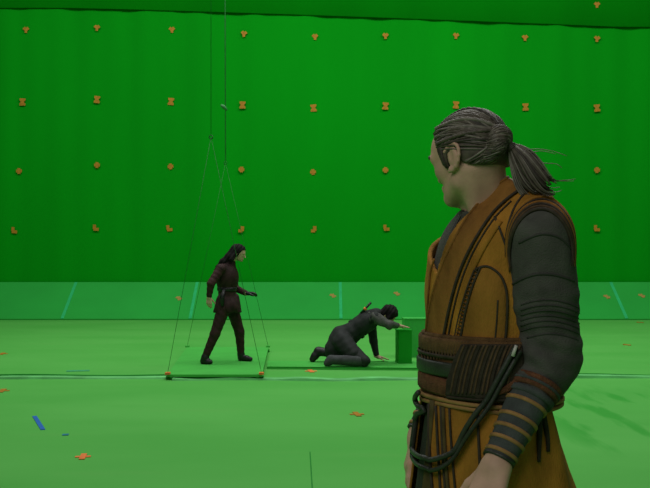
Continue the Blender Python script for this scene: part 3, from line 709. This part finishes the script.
# ---- raycast tracing onto clothes
CAM = Vector((0, 0, CAMZ))
def bvh(*vf):
    vv, ff = [], []
    for v, f in vf:
        n = len(vv); vv += [tuple(p) for p in np.asarray(v).tolist()]; ff += [tuple(i+n for i in q) for q in (f.tolist() if hasattr(f, "tolist") else f)]
    return BVHTree.FromPolygons(vv, ff)
def hit(bv, u, v, d0=2.2, dmax=9.0):
    d = P(u, v, 1.0)-CAM; d.normalize(); h = bv.ray_cast(CAM, d, dmax)
    if h[0] is None:
        # closest surface to the ray, marched
        best = None
        for s in np.linspace(d0-.25, d0+.35, 25):
            q = P(u, v, s); r = bv.find_nearest(q)
            if r[0] is not None and (best is None or r[3] < best[3]): best = r
        h = best
    n = h[1].copy()
    if n.dot(d) > 0.3: n = -n
    return V3(h[0]), V3(n)
def trace(bv, pts, n=6, off=.001, d0=2.2):
    c = crom([np.array(p, float) for p in pts], n); P_, N_ = [], []
    for q in c:
        p, nn = hit(bv, q[0], q[1], d0); P_.append(p); N_.append(nn)
    for _ in range(2):
        A = np.array(P_); Bn = np.array(N_)
        A[1:-1] = (A[:-2]+2*A[1:-1]+A[2:])/4; Bn[1:-1] = (Bn[:-2]+2*Bn[1:-1]+Bn[2:])/4; P_, N_ = list(A), [nrm(x) for x in Bn]
    return [p+q*off for p, q in zip(P_, N_)], N_
def piping(name, bv, pts, r, m, par, off=0.0, d0=2.2):
    p, n = trace(bv, pts, 6, off, d0); mb = MB(); mb.tube(p, r, 7); return mb.build(name, m, par)
def strapline(name, bv, pts, w, t, m, par, off=.001, d0=2.2):
    p, n = trace(bv, pts, 6, off, d0); mb = MB()
    ww = w if not hasattr(w, '__len__') else list(np.interp(np.linspace(0, 1, len(p)), np.linspace(0, 1, len(w)), w))
    mb.ribbon(p, n, ww, t); return mb.build(name, m, par)
def patch(name, bv, poly, off, th, m, par, step=3.0, d0=2.2):
    poly = [np.array(p, float) for p in poly]; bd = []
    for i in range(len(poly)):
        a, b = poly[i], poly[(i+1) % len(poly)]; n = max(1, int(np.linalg.norm(b-a)/step))
        bd += [a+(b-a)*k/n for k in range(n)]
    A = np.array(bd); lo, hi = A.min(0), A.max(0); ins = []
    def inside(p):
        c = False; n = len(A); j = n-1
        for i in range(n):
            if (A[i, 1] > p[1]) != (A[j, 1] > p[1]) and p[0] < (A[j, 0]-A[i, 0])*(p[1]-A[i, 1])/(A[j, 1]-A[i, 1])+A[i, 0]: c = not c
            j = i
        return c
    for x in np.arange(lo[0]+step/2, hi[0], step):
        for y in np.arange(lo[1]+step/2, hi[1], step):
            if inside((x, y)) and np.min(np.linalg.norm(A-(x, y), axis=1)) > step*.5: ins.append((x, y))
    pts = [Vector(p) for p in bd]+[Vector(p) for p in ins]; nb_ = len(bd)
    r = delaunay_2d_cdt(pts, [(i, (i+1) % nb_) for i in range(nb_)], [], 1, 1e-4)
    v2, f2 = r[0], r[2]; top, bot = [], []
    for p in v2:
        q, n = hit(bv, p.x, p.y, d0); top.append(q+n*off); bot.append(q+n*(off-th))
    n = len(top); f = [tuple(t) for t in f2]+[tuple(i+n for i in t[::-1]) for t in f2]
    from collections import Counter
    ed = Counter(); 
    for t in f2:
        for i in range(len(t)): ed[tuple(sorted((t[i], t[(i+1) % len(t)])))] += 1
    for (a, b), c in ed.items():
        if c == 1: f.append((a, b, b+n, a+n))
    o = mesh_obj(name, top+bot, f, m, par)
    # outward facing
    import bmesh
    bm = bmesh.new(); bm.from_mesh(o.data); bmesh.ops.recalc_face_normals(bm, faces=bm.faces); bm.to_mesh(o.data); bm.free()
    return o
bv_v = bvh((vV, vF)); bv_s = bvh((sV, sF)); bv_vs = bvh((vV, vF), (sV, sF))
# lapel band, edges and seams on the vest
inner = [(508, 179), (492, 191), (471, 215), (458, 236), (447, 258), (437, 285), (431, 310), (427, 342)]
outer = [(523, 189), (508, 200), (491, 217), (474, 243), (463, 266), (455, 290), (449, 315), (444, 342)]
midl = [((a[0]+b[0])/2, (a[1]+b[1])/2) for a, b in zip(inner, outer)]
patch('lapel', bv_v, inner+outer[::-1], .006, .007, M_lapel, vest)
piping('piping', bv_v, inner, .0032, M_lapel, vest, .006); piping('piping', bv_v, outer, .0035, M_pipe, vest, .005)
piping('piping', bv_v, [(p[0]+3.5, p[1]+1.5) for p in outer[1:]], .0022, M_pipe, vest, .002)
strapline('facing', bv_v, [(p[0]+9, p[1]+4) for p in outer[2:]], .008, .003, M_ochre, vest, .002)
piping('piping', bv_v, [(495, 217), (501, 232), (506, 246), (511, 258)], .0028, M_pipe, vest, .002)
pan = [(480, 268), (489, 267), (497, 272), (503, 280), (507, 295), (507, 318), (505, 342), (460, 342), (466, 318), (473, 290)]
patch('side_panel', bv_v, pan, .004, .005, M_ochre2, vest)
piping('piping', bv_v, [(476, 270), (482, 267), (489, 267), (497, 272), (503, 280), (507, 295), (507, 318), (505, 342)], .0030, M_pipe, vest, .004)
piping('piping', bv_v, [(481, 268), (474, 285), (468, 305), (464, 325), (461, 342)], .0030, M_pipe, vest, .005)
piping('piping', bv_v, [(475, 270), (468, 288), (462, 308), (458, 325), (455, 342)], .0024, M_pipe, vest, .004)
rb = MB(); A_ = crom([np.array(p, float) for p in [(478, 269), (471, 287), (465, 307), (461, 325), (458, 342)]], 5)
for q in A_:
    p, n = hit(bv_v, q[0], q[1]); p2, n2 = hit(bv_v, q[0]-2.6, q[1]-1.2); p3, _ = hit(bv_v, q[0]+2.6, q[1]+1.2); rb.tube([p2+n*.003, p+n*.0045, p3+n*.003], .0016, 5)
rb.build('ribbed_trim', M_rib, vest)
piping('piping', bv_v, [(498, 300), (497, 320), (495, 342)], .0022, M_pipe, vest, .004)
piping('piping', bv_v, [(435, 259), (431, 272), (430, 284), (428, 310), (426, 338)], .0026, M_lapel, vest, .002, 2.35)
# shirt collar edges in the opening
bv_sh = bvh((np.array([v.co[:] for v in shirt.data.vertices]), np.array([p.vertices[:] for p in shirt.data.polygons])))
strapline('collar_edge', bv_sh, [(465, 208), (458, 220), (451, 236), (447, 258)], .006, .003, M_leather, shirt, .001)
strapline('collar_lining', bv_v, [(509, 177), (492, 189), (474, 209), (468, 220)], .0028, .003, M_white, shirt, .002)
# arm hole edging: rings lying over the shoulder
def arm_ring(name, cu, cv, ru, rv, off, r, m, a0=-0.30, a1=math.pi+.42):
    pts = []
    for t in np.linspace(a0, a1, 30):
        p, n = hit(bv_vs, cu+ru*math.cos(t), cv-rv*math.sin(t)*1.0, 2.15); pts.append(p+n*off)
    A = np.array(pts)
    for _ in range(4): A[1:-1] = (A[:-2]+2*A[1:-1]+A[2:])/4
    nA = len(A); mb = MB(); mb.tube(list(A), [r*min(1, .15+5*min(i, nA-1-i)/nA) for i in range(nA)], 7); return mb.build(name, m, vest)
for i, (ru, rv, r, m, off) in enumerate([(34.8, 54, .0042, M_ochre2, .003), (33.6, 51.6, .0026, M_pipe, .005), (32.8, 49.6, .0034, M_lapel, .005), (32.0, 47.6, .0030, M_pipe, .005), (31.2, 45.6, .0032, M_rib, .005), (30.4, 43.6, .0042, M_pipe, .004)]):
    arm_ring('armhole_edging', 541.0, 251+i*.4, ru, rv, off, r, m)
arm_ring('armhole_edging', 538, 254, 33, 66, .001, .003, M_pipe, 1.2, math.pi+.05)
# sleeve seams, quilting, fold edges
for pts, r in (([(513, 284), (524, 278), (538, 274), (556, 275), (574, 281)], .0034), ([(519, 243), (534, 236), (546, 234), (560, 238), (572, 250)], .003)):
    piping('seam', bv_s, pts, r, M_shirtd, sl, 0.0, 2.15)
for k in range(6):
    v0 = 300+k*5.2; piping('quilting', bv_s, [(521, v0+5), (535, v0+1), (552, v0), (567, v0+3), (579, v0+8)], .0019, M_shirtd, sl, .0005, 2.15)
piping('seam', bv_s, [(527, 338), (545, 334), (562, 335), (578, 340)], .0022, M_shirtd, sl, 0, 2.15)

# ---- waist sash
waist = [ell(B(.012, 0, 1.20), (.128, .166, .30), (Fb, Lb, UP), .05)]
V, F = sculpt(torso+waist, .005, .019, lambda X, Y, Z: np.maximum(1.115-Z, Z-1.288)+0*X, .02)
sash = mesh_obj('sash', V, F, M_sash, man); bv_b = bvh((V, F))
def zring(name, z, hw, off, m, par, th=.004, a0=-180, a1=180, wob=0):
    p, n = [], []
    for a in np.linspace(math.radians(a0), math.radians(a1), 61):
        d = Fb*math.cos(a)+Lb*math.sin(a); zz_ = z+wob*math.sin(a*3+z*40); h = bv_b.ray_cast(Vector(B(0, 0, zz_)+d*.6), Vector(-d))
        if h[0] is None: continue
        p.append(V3(h[0])+d*off); n.append(d)
    mb = MB(); mb.ribbon(p, n, hw, th); return mb.build(name, m, par)
zring('sash_band', 1.262, .018, .002, M_sash, sash, .005); zring('sash_band', 1.208, .017, .005, M_leather, sash, .006); zring('sash_band', 1.166, .021, .003, M_sashr, sash, .006, wob=.003)
zring('sash_cord', 1.134, .005, .004, M_strap, sash, .006, wob=.002); zring('sash_cord', 1.122, .005, .004, M_strap, sash, .006, wob=.003); zring('sash_cord', 1.238, .004, .004, M_pipe, sash, .005)
for k in range(17):
    u = 421+k*2.9; piping('sash_rib', bv_b, [(u+2, 341), (u-.5, 350), (u+.5, 359)], .0022, M_rib, sash, .005)
wrap = [(464, 344), (520, 344), (523, 362), (519, 386), (512, 398), (480, 398), (449, 394), (450, 380), (457, 358)]
wr = patch('sash_wrap', bv_b, wrap, .012, .012, M_sashd, sash)
for k in range(15):
    u = 468+k*3.7; piping('wrap_rib', bv_b, [(u-1, 345), (u-5, 355), (u-10.5, 374), (u-14 if u-14 > 451 else 451, 393)], .0028, (M_rib, M_sashd, M_rib)[k % 3], wr, .012)
piping('wrap_edge', bv_b, [(450, 396), (480, 399), (512, 399)], .004, M_sashd, wr, .010)
strapline('wrap_hem', bv_b, [(496, 391), (506, 388), (517, 380)], .008, .004, M_sashr, wr, .014)

# ---- skirt: dark underskirt and ochre robe panels hanging from the sash
def skirt_pt(al, z, off=0.0, amp=1.0):
    t = (1.14-z); c, s = math.cos(al), math.sin(al)
    af = .150+.10*t if c > 0 else .100+.48*t-.2*t*t
    b = .180+.16*t
    r = 1/math.sqrt((c/af)**2+(s/b)**2)
    r += off+amp*(.0035+.016*min(t, .6))*(math.sin(7*al+.8)+.5*math.sin(13*al+2.1+t))
    return B(.012, 0, 0)+Fb*c*r+Lb*s*r+UP*z
def swing(z): return min(30.0, max(0, 1.14-z)*75)
def skirt(name, a0, a1, z0, z1, off, m, par, na=70, nz=34, th=.006, amp=1.0, sway=0.0):
    v, f = [], []
    for s in (0, 1):
        for k in range(nz+1):
            for i in range(na+1):
                z = z0+(z1-z0)*k/nz; al = math.radians(a0+(a1-a0)*i/na+sway*swing(z)*max(0, 1-2.5*i/na if sway < 1.5 else 1)); v.append(skirt_pt(al, z, off-s*th, amp))
    w_ = na+1; o = (nz+1)*w_
    for k in range(nz):
        for i in range(na):
            a = k*w_+i; f.append((a, a+w_, a+w_+1, a+1)); f.append((o+a, o+a+1, o+a+w_+1, o+a+w_))
    for k in range(nz): a = k*w_; f.append((a, o+a, o+a+w_, a+w_)); a += na; f.append((a, a+w_, o+a+w_, o+a))
    for i in range(na): a = i; f.append((a, a+1, o+a+1, o+a)); a += nz*w_; f.append((a, o+a, o+a+1, a+1))
    return mesh_obj(name, v, f, m, par), (np.array(v), np.array(f))
us, usg = skirt('underskirt', -180, 180, 1.135, .34, -.012, M_under, man, 120)
rs, rsg = skirt('robe_skirt', -6, 183, 1.135, .26, .004, M_ochre, man, 110, sway=1.0)
rs2, _ = skirt('robe_skirt', 186, 318, 1.135, .26, .004, M_ochre, man, 80)
st1, s1g = skirt('front_stripe', -4, 4, 1.13, .30, .008, M_stripe, man, 10, sway=.9); st2, s2g = skirt('front_stripe', -24, -12, 1.13, .30, .000, M_under, man, 10)
bv_k = bvh(usg, rsg, s1g, s2g)
for al, m, r in ((-6, M_pipe, .004), (5, M_pipe, .0035), (11, M_pipe, .0035), (14, M_stripe, .0045), (21, M_pipe, .003), (47, M_pipe, .0035)):
    mb = MB(); mb.tube([skirt_pt(math.radians(al+swing(z)*max(0, 1-2.5*(al+6)/189)), z, .007) for z in np.linspace(1.12, .27, 30)], r, 7); mb.build('skirt_piping', m, rs)
mb = MB(); mb.tube([skirt_pt(math.radians(90+1.5*math.sin(z*30)), z, .010) for z in np.linspace(1.13, 1.01, 14)], [.009-.0004*i for i in range(14)], 8); mb.build('hanging_tab', M_sashd, rs)
mb = MB(); mb.tube([skirt_pt(math.radians(96+1.2*math.sin(z*36+1)), z, .009) for z in np.linspace(1.13, 1.03, 14)], [.008-.0003*i for i in range(14)], 8); mb.build('hanging_tab', M_sashd, rs)
# ---- cords looped from the sash
allc = bvh((V, F), usg, rsg, s1g, s2g)
def cord(pts, r, m, off, lift=.0):
    p, n = trace(allc, pts, 6, off, 2.2); mb = MB(); mb.tube(p, r, 9); return mb.build('belt_cord', m, man)
cord([(514, 346), (506, 362), (497, 381), (484, 407), (471, 430), (459, 449), (446, 457.5), (433, 459.5), (420, 451), (415, 434), (416.5, 413), (421, 400), (427, 391)], .0065, M_leather, .022)
c2 = cord([(518, 350), (510, 366), (501, 384), (488, 410), (474, 434), (460, 453), (448, 466), (437, 470), (425, 465), (417, 452), (414.5, 426), (419, 404), (425, 392)], .0055, M_leather, .020)
mb = MB(); p, n = hit(allc, 512, 350); mb.tube([p+n*.034+(.004, 0, .012), p+n*.034+(-.004, 0, -.012)], [.0035, .0045], 8); mb.build('cord_tip', M_metal, c2)
# ---- trousers and boots (below the frame)
V, F = sculpt(legs, .009, .012, lambda X, Y, Z: np.maximum(.30-Z, Z-1.10)+0*X+0*Y); mesh_obj('trousers', V, F, M_under, man)
for s in (1, -1):
    pr = [cap(B(.01, .102*s, .40), B(-.03, .105*s, .11), .062, .050, .02), cap(B(-.045, .107*s, .047), B(.06, .115*s, .045), .048, .046, .03), cap(B(.06, .115*s, .045), B(.16, .12*s, .036), .045, .036, .02)]
    V, F = sculpt(pr, .006, .002, lambda X, Y, Z: np.maximum(-Z+0.0, Z-.42)+0*X+0*Y); bo = mesh_obj('boot', V, F, M_boot, man)
    mb = MB(); c = B(.045, .113*s, .008); mb.box(c, Fb*.145, Lb*.045, UP*.008); mb.build('sole', M_pipe, bo, False)

# ================================================================ the two performers farther back
M_skin2 = mat('performer_skin', (0.52, 0.33, 0.23), 0.6, 0.1, 25)
M_blackhair = mat('black_hair', (0.010, 0.008, 0.008), 0.75, 0.3, 60, spec=0.15)
M_maroon = mat('maroon_black_tunic', (0.026, 0.010, 0.009), 0.7, 0.45, 18, 0.3, 120)
M_maroon2 = mat('maroon_sleeve', (0.040, 0.013, 0.012), 0.7, 0.4, 18, 0.3, 120)
M_trous = mat('dark_maroon_leggings', (0.030, 0.010, 0.009), 0.6, 0.35, 20, 0.2, 120)
M_black = mat('black_leather', (0.011, 0.011, 0.011), 0.45, 0.3, 20, spec=0.4)
M_char = mat('charcoal_coat', (0.020, 0.023, 0.022), 0.8, 0.3, 16, 0.3, 120)
M_greysl = mat('grey_sleeve', (0.070, 0.072, 0.064), 0.85, 0.25, 16, 0.3, 120)
M_shin = mat('dark_grey_legwear', (0.050, 0.055, 0.056), 0.8, 0.3, 16, 0.3, 120)
def frame(f, up=(0, 0, 1)):
    f = nrm(f); l = nrm(np.cross(up, f)); return f, l, np.cross(f, l)
def small_head(c, f, s=0.92):
    Fx, Lx, Ux = frame(f); c = V3(c)
    h = lambda a, b, d: c+s*(Fx*a+Lx*b+Ux*d); A = (Fx, Lx, Ux); e = lambda p, r, k=.02: ell(h(*p), tuple(q*s for q in r), A, k)
    cr = [e((-.012, 0, .018), (.095, .075, .09)), e((.035, 0, .01), (.055, .064, .066), .03)]
    fc = cr+[e((.045, 0, -.045), (.047, .054, .07), .03), e((.035, 0, -.088), (.048, .044, .03)), e((.078, 0, -.108), (.017, .02, .016)),
        cap(h(.085, -.03, -.002), h(.085, .03, -.002), .011*s, .011*s, .015), cap(h(.09, 0, -.012), h(.116, 0, -.05), .008*s, .012*s, .01),
        cap(h(.092, -.016, -.08), h(.092, .016, -.08), .008*s, .008*s, .008), sub(e((.098, .032, -.018), (.012, .014, .009), .01)), sub(e((.098, -.032, -.018), (.012, .014, .009), .01))]
    for q in (1, -1): fc.append(e((-.004, .076*q, -.022), (.016, .008, .03), .005))
    return cr, fc, h, A
def boot(pts, r, name, m, par, h=.008, cut=None):
    V, F = sculpt([cap(pts[i], pts[i+1], r[i], r[i+1], .02) for i in range(len(pts)-1)], h, 0, cut); return mesh_obj(name, V, F, m, par)
Pn = lambda u, v, d: V3(P(u, v, d))

# ---- walking woman on the flying platform
wl = thing('person', 'woman in dark maroon tunic and leggings stepping across the hanging platform, long black hair', 'person', (P(226, 364, 12.3).x, 12.3, ZP))
cr, fc, h, A = small_head(Pn(238.5, 252.0, 12.3), (1, -.12, -.28), .90)
hr_, hl_ = Pn(224.5, 306, 12.2), Pn(231.5, 306, 12.42); kr, kl = Pn(215, 334, 12.13), Pn(239.5, 332, 12.44); ar, al_ = Pn(205, 357.5, 12.1), Pn(241, 354.5, 12.46)
tr1, tl1 = np.array([P(210.5, 364, 12.08).x, 12.07, ZP+.030]), np.array([P(250.5, 360, 12.4).x, 12.40, ZP+.030])
her, hel = np.array([P(203.5, 364, 12.1).x, 12.12, ZP+.036]), np.array([P(241, 360, 12.46).x, 12.48, ZP+.036])
sr, sl_ = Pn(220.5, 269, 12.13), Pn(231, 268.5, 12.48); er, el = Pn(211, 283.5, 12.03), Pn(235, 288, 12.52); wr_, wl_ = Pn(209, 297, 12.05), Pn(246.5, 293.5, 12.40)
tors = [ell(Pn(226.5, 276, 12.3), (.115, .15, .17), frame((1, -.15, -.22)), .04), ell(Pn(227, 292, 12.3), (.10, .135, .16), frame((1, -.1, -.05)), .05), ell(Pn(228, 303, 12.31), (.115, .16, .12), frame((1, 0, 0)), .05), cap(sr, sl_, .055, .055, .04)]
nk = [cap(h(-.03, 0, -.05), Pn(228.5, 264, 12.3), .046, .055, .03)]
lg = [cap(hr_, kr, .082, .055, .03), cap(kr, ar, .055, .036, .02), cap(hl_, kl, .082, .055, .03), cap(kl, al_, .055, .036, .02)]
ft = [cap(her, tr1, .034, .028, .02), cap(ar, her, .036, .034, .02), cap(hel, tl1, .034, .028, .02), cap(al_, hel, .036, .034, .02)]
am = [cap(sr, er, .045, .036, .02), cap(er, wr_, .036, .026, .01), cap(sl_, el, .045, .036, .02), cap(el, wl_, .036, .026, .01)]
hn = hand(wr_, (.02, -.05, -1), (0, 1, 0), (1, 0, 0), .5, .92)+hand(wl_, (1, -.2, .12), (0, .2, -1), (.1, -1, 0), .6, .92)
V, F = sculpt(fc+nk+tors+lg+ft+am+hn, .0062); mesh_obj('body', V, F, M_skin2, wl)
# tunic with flared hem, sleeves, leggings, boots, glove, hair
hem = [ell(Pn(228, 307, 12.31), (.145, .185, .15), frame((1, 0, 0)), .03), cap(Pn(222, 300, 12.2), Pn(219.5, 311, 12.2), .06, .07, .04), cap(Pn(236, 297, 12.3), Pn(238.5, 312, 12.28), .03, .035, .03), ell(Pn(228, 279, 12.3), (.125, .16, .17), frame((1, -.15, -.15)), .04)]
V, F = sculpt(tors+hem+[cap(Pn(226.5, 267, 12.3), Pn(230, 263.5, 12.3), .075, .062, .03)], .008, .012, lambda X, Y, Z: (P(0, 312.5, 12.3).z-Z)+0*X+0*Y)
V = disp(V, F, lambda V: .006*np.sin(V[:, 0]*55+V[:, 2]*18)*np.clip((0.95-V[:, 2])/.2, 0, 1)); tun = mesh_obj('tunic', V, F, M_maroon, wl)
for S, E, W in ((sr, er, wr_), (sl_, el, wl_)):
    V, F = sculpt([cap(S, E, .062, .050, .02), cap(E, E+(W-E)*.9, .050, .036, .02)], .008); V = disp(V, F, lambda V: .0018*np.sin(V[:, 2]*90+V[:, 0]*50+V[:, 1]*30)); mesh_obj('sleeve', V, F, M_maroon2, wl)
bvt = BVHTree.FromPolygons([v.co[:] for v in tun.data.vertices], [p.vertices[:] for p in tun.data.polygons])
c = Pn(227, 289, 12.3); pb, nb2 = [], []
for t in np.linspace(0, 2*math.pi, 33):
    d = np.array([math.cos(t), math.sin(t), 0]); q = bvt.ray_cast(Vector(c+d*.5), Vector(-d))
    if q[0] is not None: pb.append(V3(q[0])+d*.003); nb2.append(d)
mb = MB(); mb.ribbon(pb, nb2, .024, .008); mb.build('belt', M_black, wl)
mb = MB(); mb.tube([Pn(224, 290, 12.13), Pn(222, 297, 12.1), Pn(222.5, 306, 12.1)], [.02, .03, .02], 8); mb.build('belt_pouch', M_black, wl)
for q, (hh, k, a) in enumerate(((hr_, kr, ar), (hl_, kl, al_))):
    V, F = sculpt([cap(hh, k, .090, .064, .03), cap(k, a, .064, .046, .02)], .008); V = disp(V, F, lambda V: .0014*np.sin(V[:, 2]*70+V[:, 0]*55)); mesh_obj('legging', V, F, M_trous, wl)
for k, a, he, to in ((kr, ar, her, tr1), (kl, al_, hel, tl1)):
    zf = lambda X, Y, Z: (ZP+.001-Z)+0*X+0*Y
    boot([k+(a-k)*.72, a, he, he+(to-he)*.6, to], [.048, .045, .042, .040, .030], 'boot', M_black, wl, cut=zf)
V, F = sculpt(hand(wl_, (1, -.2, .12), (0, .2, -1), (.1, -1, 0), .6, .92), .006, .004); mesh_obj('glove', V, F, M_black, wl)
def hcut(X, Y, Z):
    p = Pn(238.5, 252.0, 12.3); Fx, Lx, Ux = A; f = (X-p[0])*Fx[0]+(Y-p[1])*Fx[1]+(Z-p[2])*Fx[2]; u = (X-p[0])*Ux[0]+(Y-p[1])*Ux[1]+(Z-p[2])*Ux[2]
    return np.interp(f, [-1, .0, .012, .03, .06, .08, .12], [-2, -2, -.06, .0, .035, .05, .09])-u
fall = [cap(h(-.06, -.02, .02), Pn(229, 257, 12.27), .045, .042, .03), cap(Pn(229, 257, 12.27), Pn(223, 262, 12.25), .042, .036, .03), cap(Pn(223, 262, 12.25), Pn(216, 270, 12.25), .036, .016, .03), cap(h(-.04, -.05, .0), Pn(231.5, 259.5, 12.2), .03, .02, .02)]
V, F = sculpt(cr+fall, .006, .010, hcut); V = disp(V, F, lambda V: .003*np.sin(V[:, 2]*90-V[:, 0]*120)); hw_ = mesh_obj('hair', V, F, M_blackhair, wl)
mb = MB()
for q in range(40):
    a = h(random.uniform(-.03, .06), random.choice((-.07, .07))*random.uniform(.3, 1), random.uniform(.03, .1)); e = Pn(random.uniform(215, 220), random.uniform(265, 272), random.uniform(12.2, 12.32)); m = h(-.10, random.uniform(-.04, .04), .0)
    mb.tube(crom([a, m, Pn(226, 258.5, 12.22+random.uniform(0, .1)), e], 4), .004, 5)
mb.build('hair_strands', M_blackhair, hw_)

# ---- kneeling man leaning on the box
ky = 12.4
kn = thing('person', 'man in charcoal coat kneeling on all fours, one hand on the deep green box', 'person', (P(345, 364, ky).x, ky, ZS))
cr, fc, h, A = small_head(Pn(390.0, 313.5, 12.42), (.62, .12, -.78), .95)
pel, che = Pn(343, 339, 12.45), Pn(366, 322, 12.42)
td = nrm(che-pel); bx_ = frame(td, (0, -1, 0.0))
hN, hF = Pn(343, 342, 12.30), Pn(343, 340, 12.57); kN = np.array([P(364.5, 360, 12.06).x, 12.06, ZS+.076]); kF = np.array([P(357, 358, 12.6).x, 12.6, ZS+.072])
aN = np.array([P(331, 360, 12.10).x, 12.10, ZS+.085]); aF = np.array([P(318.5, 350, 12.62).x, 12.62, ZS+.14])
tN = np.array([P(327, 365, 12.09).x, 12.09, ZS+.040]); tF = np.array([P(312.5, 358, 12.6).x, 12.60, ZS+.036])
sN, sF_ = Pn(375.5, 318, 12.22), Pn(371, 322, 12.62); eN = Pn(389.5, 325.0, 12.13)
bt = P(403, 330, 12.41); wN = np.array([P(398, 327.5, 12.38).x, 12.40, bt.z+.062]); eF = Pn(373.5, 341, 12.68); wF = np.array([P(376.5, 356, 12.68).x, 12.66, ZS+.072])
tors = [ell(che, (.17, .16, .125), (td, np.array([0, 1.0, 0]), nrm(np.cross(td, (0, 1, 0)))), .04), ell((pel+che)/2, (.2, .145, .12), (td, np.array([0, 1.0, 0]), nrm(np.cross(td, (0, 1, 0)))), .05), ell(pel, (.15, .17, .135), (td, np.array([0, 1.0, 0]), nrm(np.cross(td, (0, 1, 0)))), .05), cap(sN, sF_, .062, .062, .04)]
nk = [cap(h(-.03, 0, -.04), che+td*.13, .055, .062, .03)]
lg = [cap(hN, kN, .088, .060, .03), cap(kN, aN, .060, .042, .02), cap(hF, kF, .088, .060, .03), cap(kF, aF, .060, .042, .02)]
ft = [cap(aN, tN, .042, .034, .02), cap(aF, tF, .042, .034, .02)]
am = [cap(sN, eN, .052, .042, .02), cap(eN, wN, .042, .028, .012), cap(sF_, eF, .052, .042, .02), cap(eF, wF, .042, .028, .012)]
hn = hand(wN, (1, .25, -.20), (.2, 0, -1), (0, 1, 0), .06, .95)+hand(wF, (1, .1, -.25), (.2, 0, -1), (0, -1, 0), .12, .95)
V, F = sculpt(fc+nk+tors+lg+ft+am+hn, .0066); mesh_obj('body', V, F, M_skin2, kn)
tail_ = [cap(pel, Pn(336, 349, 12.42), .165, .13, .04), cap(Pn(336, 349, 12.42), Pn(332, 354, 12.42), .12, .07, .04), cap(hN, Pn(354, 354, 12.15), .115, .085, .03), cap(hF, Pn(351, 352, 12.6), .105, .08, .03), cap(che+td*.08, che+td*.17, .085, .07, .03)]
V, F = sculpt(tors+tail_, .009, .016, lambda X, Y, Z: (ZS+.012-Z)+0*X+0*Y)
V = disp(V, F, lambda V: .003*np.sin(V[:, 0]*38+V[:, 2]*30)+.0012*np.sin(V[:, 2]*75-V[:, 0]*40)); coat = mesh_obj('coat', V, F, M_char, kn)
V, F = sculpt([cap(sN, eN, .072, .056, .02), cap(eN, eN+(wN-eN)*.88, .056, .040, .02), cap(sN, che+td*.05, .07, .06, .03)], .008); V = disp(V, F, lambda V: .004*np.sin(V[:, 0]*60+V[:, 2]*30)); mesh_obj('sleeve', V, F, M_greysl, kn)
V, F = sculpt([cap(sF_, eF, .070, .054, .02), cap(eF, eF+(wF-eF)*.9, .054, .038, .02)], .008); mesh_obj('sleeve', V, F, M_char, kn)
for hh, k, a in ((hN, kN, aN), (hF, kF, aF)):
    V, F = sculpt([cap(hh, k, .098, .070, .03), ell(k, (.072, .072, .070), None, .02)], .008, 0, lambda X, Y, Z: (ZS+.003-Z)+0*X+0*Y); V = disp(V, F, lambda V: .003*np.sin(V[:, 2]*60+V[:, 0]*25)); mesh_obj('trouser_leg', V, F, M_char, kn)
for k, a, to, m in ((kN, aN, tN, M_shin), (kF, aF, tF, M_black)):
    zf = lambda X, Y, Z: (ZS+.003-Z)+0*X+0*Y
    boot([k+(a-k)*.12, a, a+(to-a)*.6, to], [.068, .058, .05, .042], 'boot', m, kn, cut=zf)
def kcut(X, Y, Z):
    p = Pn(390.0, 313.5, 12.42); Fx, Lx, Ux = A; f = (X-p[0])*Fx[0]+(Y-p[1])*Fx[1]+(Z-p[2])*Fx[2]; u = (X-p[0])*Ux[0]+(Y-p[1])*Ux[1]+(Z-p[2])*Ux[2]
    return np.interp(f, [-1, -.03, .012, .03, .06, .08, .12], [-.12, -.11, -.10, -.085, -.05, .03, .08])-u
V, F = sculpt(cr+[cap(h(0, -.06, .02), h(.02, -.062, -.06), .03, .022, .02), cap(h(0, .06, .02), h(.02, .062, -.06), .03, .022, .02), cap(h(-.06, 0, .0), h(-.07, 0, -.08), .06, .045, .02)], .006, .012, kcut); V = disp(V, F, lambda V: .003*np.sin(V[:, 2]*90-V[:, 0]*120)); mesh_obj('hair', V, F, M_blackhair, kn)
bvc = BVHTree.FromPolygons([v.co[:] for v in coat.data.vertices], [p.vertices[:] for p in coat.data.polygons])
p0, p1 = Pn(361, 313.5, 12.36), Pn(371, 302.5, 12.34)
mb = MB(); mb.tube([p0, p0+(p1-p0)*.5, p1], [.020, .014, .016], 8); hp = mb.build('harness_post', M_black, kn)
mb = MB(); c = p0+(p1-p0)*.42; d = nrm(p1-p0); mb.tube([c-d*.015, c+d*.015], .024, 8); mb.build('harness_tag', M_red, hp)
bvc2 = bvh(*[(np.array([v.co[:] for v in q.data.vertices]), [p.vertices[:] for p in q.data.polygons]) for q in kn.children if q.name.startswith(('coat', 'sleeve'))])
p, n = trace(bvc2, [(369, 312.5), (376, 310.2), (384, 309.5)], 5, .004, 12.3); mb = MB(); mb.ribbon(p, n, .011, .006); mb.build('shoulder_stripe', mat('pale_stripe', (.30, .30, .27), .8), kn)
p, n = trace(bvc, [(350, 321), (358, 331), (365, 340)], 5, .006, 12.3); mb = MB(); mb.ribbon(p, n, .024, .010); mb.build('belt', M_black, kn)
